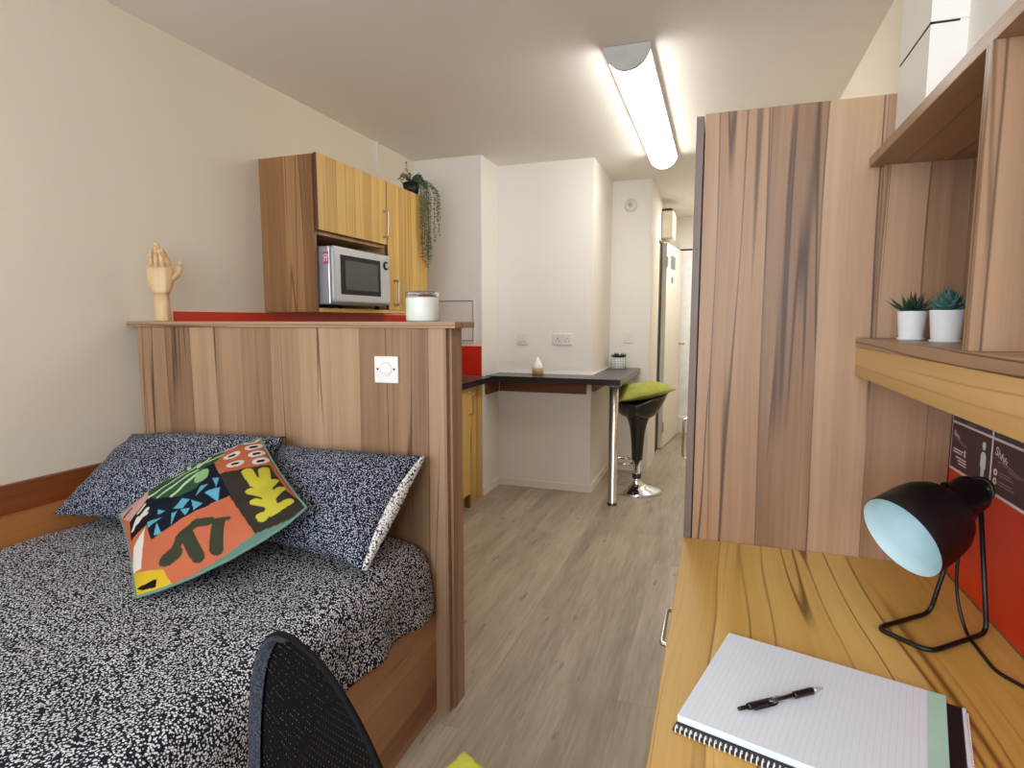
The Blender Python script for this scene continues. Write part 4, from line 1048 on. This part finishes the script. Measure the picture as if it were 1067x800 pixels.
# ------------------------------------------------------------------ succulents on the shelf
def whitepot(name, label, cx, cy, r, h):
    e = empty(name, (cx, cy, 1.2453), label, 'plant', 'succulents on the shelf')
    z = 1.2453
    B().lathe([(0, 0.0), (r * 0.86, 0.0), (r * 0.90, 0.002), (r * 0.91, h * 0.085), (0, h * 0.085)], (cx, cy, z), (0, 0, 1), 36).build('saucer', 'pot_white', e)
    B().lathe([(0, h * 0.09), (r * 0.80, h * 0.09), (r * 0.83, h * 0.13), (r * 0.98, h * 0.97), (r, h), (r * 0.95, h), (r * 0.92, h * 0.92), (0, h * 0.9)], (cx, cy, z), (0, 0, 1), 40).build('pot', 'pot_white', e)
    B().lathe([(0, h * 0.95), (r * 0.9, h * 0.93), (r * 0.9, h * 0.925), (0, h * 0.925)], (cx, cy, z), (0, 0, 1), 24).build('soil', 'soil', e)
    return e, z + h * 0.93
e, zt = whitepot('potted_succulent', 'spiky dark green succulent in a white pot, the further one on the shelf', 0.369, 1.40, 0.0265, 0.058)
rnd = random.Random(5); q = B()
for k in range(26):
    a = k * 2.399; t = k / 25; el = math.radians(18 + 66 * t + rnd.uniform(-6, 6))
    ln = rnd.uniform(0.040, 0.052) * (1.0 - 0.15 * t)
    leaf_blade(q, (0.369 + 0.010 * (1 - t) * math.cos(a), 1.40 + 0.010 * (1 - t) * math.sin(a), zt + 0.001), (math.cos(a) * math.cos(el), math.sin(a) * math.cos(el), math.sin(el)), ln, 0.0052, 0.45, 0.12 * (1 - t))
q.build('leaves', 'leaf_dark', e)
e, zt = whitepot('potted_succulent', 'rosette blue green succulent in a white pot beside the shelf divider', 0.391, 1.277, 0.0275, 0.058)
q = B(); rnd = random.Random(8)
for k in range(34):
    a = k * 2.399; t = k / 33; el = math.radians(12 + 72 * t)
    ln = 0.036 * (1.0 - 0.35 * t) + 0.004
    leaf_blade(q, (0.391 + 0.004 * math.cos(a), 1.277 + 0.004 * math.sin(a), zt + 0.004 + 0.016 * t), (math.cos(a) * math.cos(el), math.sin(a) * math.cos(el), math.sin(el)), ln, 0.0105 * (1 - 0.35 * t), 0.42, 0.22, belly=-0.4)
q.build('leaves', 'leaf_blue', e)

# ================================================================== OFFICE CHAIR
oc = empty('office_chair', (-0.30, 0.75, 0), 'black mesh backed office chair between bed and desk', 'office chair')
cx, cy, th, kk, zt, Wd, lean, pw = CHAIR
n_ = Vector((math.cos(th), math.sin(th), 0)); t_ = Vector((-n_.y, n_.x, 0)); zb = 0.55
def bk(s, zf, off=0.0):
    w_ = Wd * math.sqrt(max(0.0, 1 - zf ** pw)); S = s * w_
    p = Vector((cx, cy, 0)) + t_ * S + n_ * (kk * S * S - lean * (zf * (zt - zb)) + off); p.z = zb + (zt - zb) * zf; return p
q = B(); q.grid(lambda u, v: bk(2 * u - 1, 0.999 * v ** 0.75), 40, 40, uv=True); q.build('back_mesh', 'mesh_fabric', oc, fix=False)
edge = [bk(-1, i / 40 * 0.0 + 0.999 * (i / 40) ** 0.5) for i in range(40)] + [bk(1, 0.999 * (1 - i / 40) ** 0.5) for i in range(41)]
q = B(); q.tube(edge, 0.0035, 10); q.tube([bk(-1 + 2 * i / 20, 0.0) for i in range(21)], 0.0085, 12); q.build('back_frame', 'black_matt', oc)
def band(u, v):
    zf = 0.999 * v ** 0.75; s = 1.0 - 0.30 * u
    return bk(s, zf, -0.004 - 0.008 * math.sin(PI * u))
q = B(); q.grid(band, 8, 40); q.build('back_edge_padding', 'mesh_edge', oc, fix=False)
SC = Vector((cx, cy, 0)) + n_ * 0.25
B().tube([bk(0, 0.0, -0.02), bk(0, 0.0, -0.035) - Vector((0, 0, 0.10)), SC - n_ * 0.16 + Vector((0, 0, 0.385)), SC + Vector((0, 0, 0.385))], 0.018, 12).build('back_post', 'black_plastic', oc)
Rt = Matrix.Rotation(th, 4, 'Z')
bm = bmesh.new(); bmesh.ops.create_cube(bm, size=1); bmesh.ops.scale(bm, vec=(0.34, 0.34, 0.05), verts=bm.verts); bmesh.ops.bevel(bm, geom=list(bm.edges), offset=0.022, segments=4, affect='EDGES')
for f in bm.faces: f.smooth = True
bm.transform(Matrix.Translation(SC + Vector((0, 0, 0.43))) @ Rt); q = B(); q.join(bm); q.build('seat', 'black_plastic', oc)
B().cyl(SC + Vector((0, 0, 0.10)), SC + Vector((0, 0, 0.40)), 0.025, 20).build('gas_column', 'black_plastic', oc)
for k in range(5):
    a = th + k * 2 * PI / 5 + 0.3; d = Vector((math.cos(a), math.sin(a), 0))
    B().tube([SC + Vector((0, 0, 0.12)), SC + d * 0.12 + Vector((0, 0, 0.11)), SC + d * 0.24 + Vector((0, 0, 0.075))], [0.022, 0.018, 0.014], 10).build('base_leg', 'black_plastic', oc)
    c = SC + d * 0.24 + Vector((0, 0, 0.026)); s_ = Vector((-d.y, d.x, 0))
    q = B(); q.cyl(c - s_ * 0.018, c + s_ * 0.018, 0.025, 18); q.tube([c, c + Vector((0, 0, 0.05))], 0.006, 8); q.build('castor', 'black_plastic', oc)
cc = SC + n_ * CUSH[0] + t_ * CUSH[1] + Vector((0, 0, 0.478)); hs = 0.175
pillow('seat_pad', 'lime green seat cushion on the office chair, only its corner in view', 'cushion', cc - n_ * hs + t_ * -hs, cc + n_ * hs - t_ * hs, cc + n_ * hs + t_ * hs, cc - n_ * hs + t_ * hs, 0.02, 0.018, 'lime_fluffy', None, n=30, seed=3.3, inset=0.015, wr=0.004)

# ================================================================== CAMERA + LIGHT
cam = bpy.data.cameras.new('camera'); co = bpy.data.objects.new('camera', cam); COL.objects.link(co)
co.location = (0, 0, 1.285); co.rotation_euler = (math.radians(90 - 6.145), 0, math.radians(19.15))
cam.sensor_width = 36.0; cam.lens = 616.0 / 1067.0 * 36.0; cam.clip_start = 0.02
scn.camera = co
def area(name, loc, rot, sx, sy, e, col):
    l = bpy.data.lights.new(name, 'AREA'); l.shape = 'RECTANGLE'; l.size = sx; l.size_y = sy; l.energy = e; l.color = col
    o = bpy.data.objects.new(name, l); COL.objects.link(o); o.location = loc; o.rotation_euler = rot; return o
area('daylight', (-0.57, -1.42, 1.6), (math.radians(103), 0, 0), 2.05, 1.4, LIGHT['day'], (0.86, 0.93, 1.0))
area('corridor_lamp', (0.05, 6.0, 2.40), (0, 0, 0), 0.3, 0.3, LIGHT['cor'], (1.0, 0.97, 0.93))
wl = bpy.data.worlds.new('world'); scn.world = wl; wl.use_nodes = True
nt = wl.node_tree; bg = nt.nodes['Background']; sky = nt.nodes.new('ShaderNodeTexSky'); sky.sky_type = 'HOSEK_WILKIE'; sky.turbidity = 6.0
nt.links.new(sky.outputs[0], bg.inputs[0]); bg.inputs[1].default_value = 1.0
scn.view_settings.view_transform = 'Standard'; scn.view_settings.look = 'None'; scn.view_settings.gamma = 1.0; scn.view_settings.use_curve_mapping = False
scn.view_settings.exposure = LIGHT['exp']
scn.cycles.use_denoising = True
scn.cycles.max_bounces = 10; scn.cycles.diffuse_bounces = 6; scn.cycles.sample_clamp_indirect = 6.0
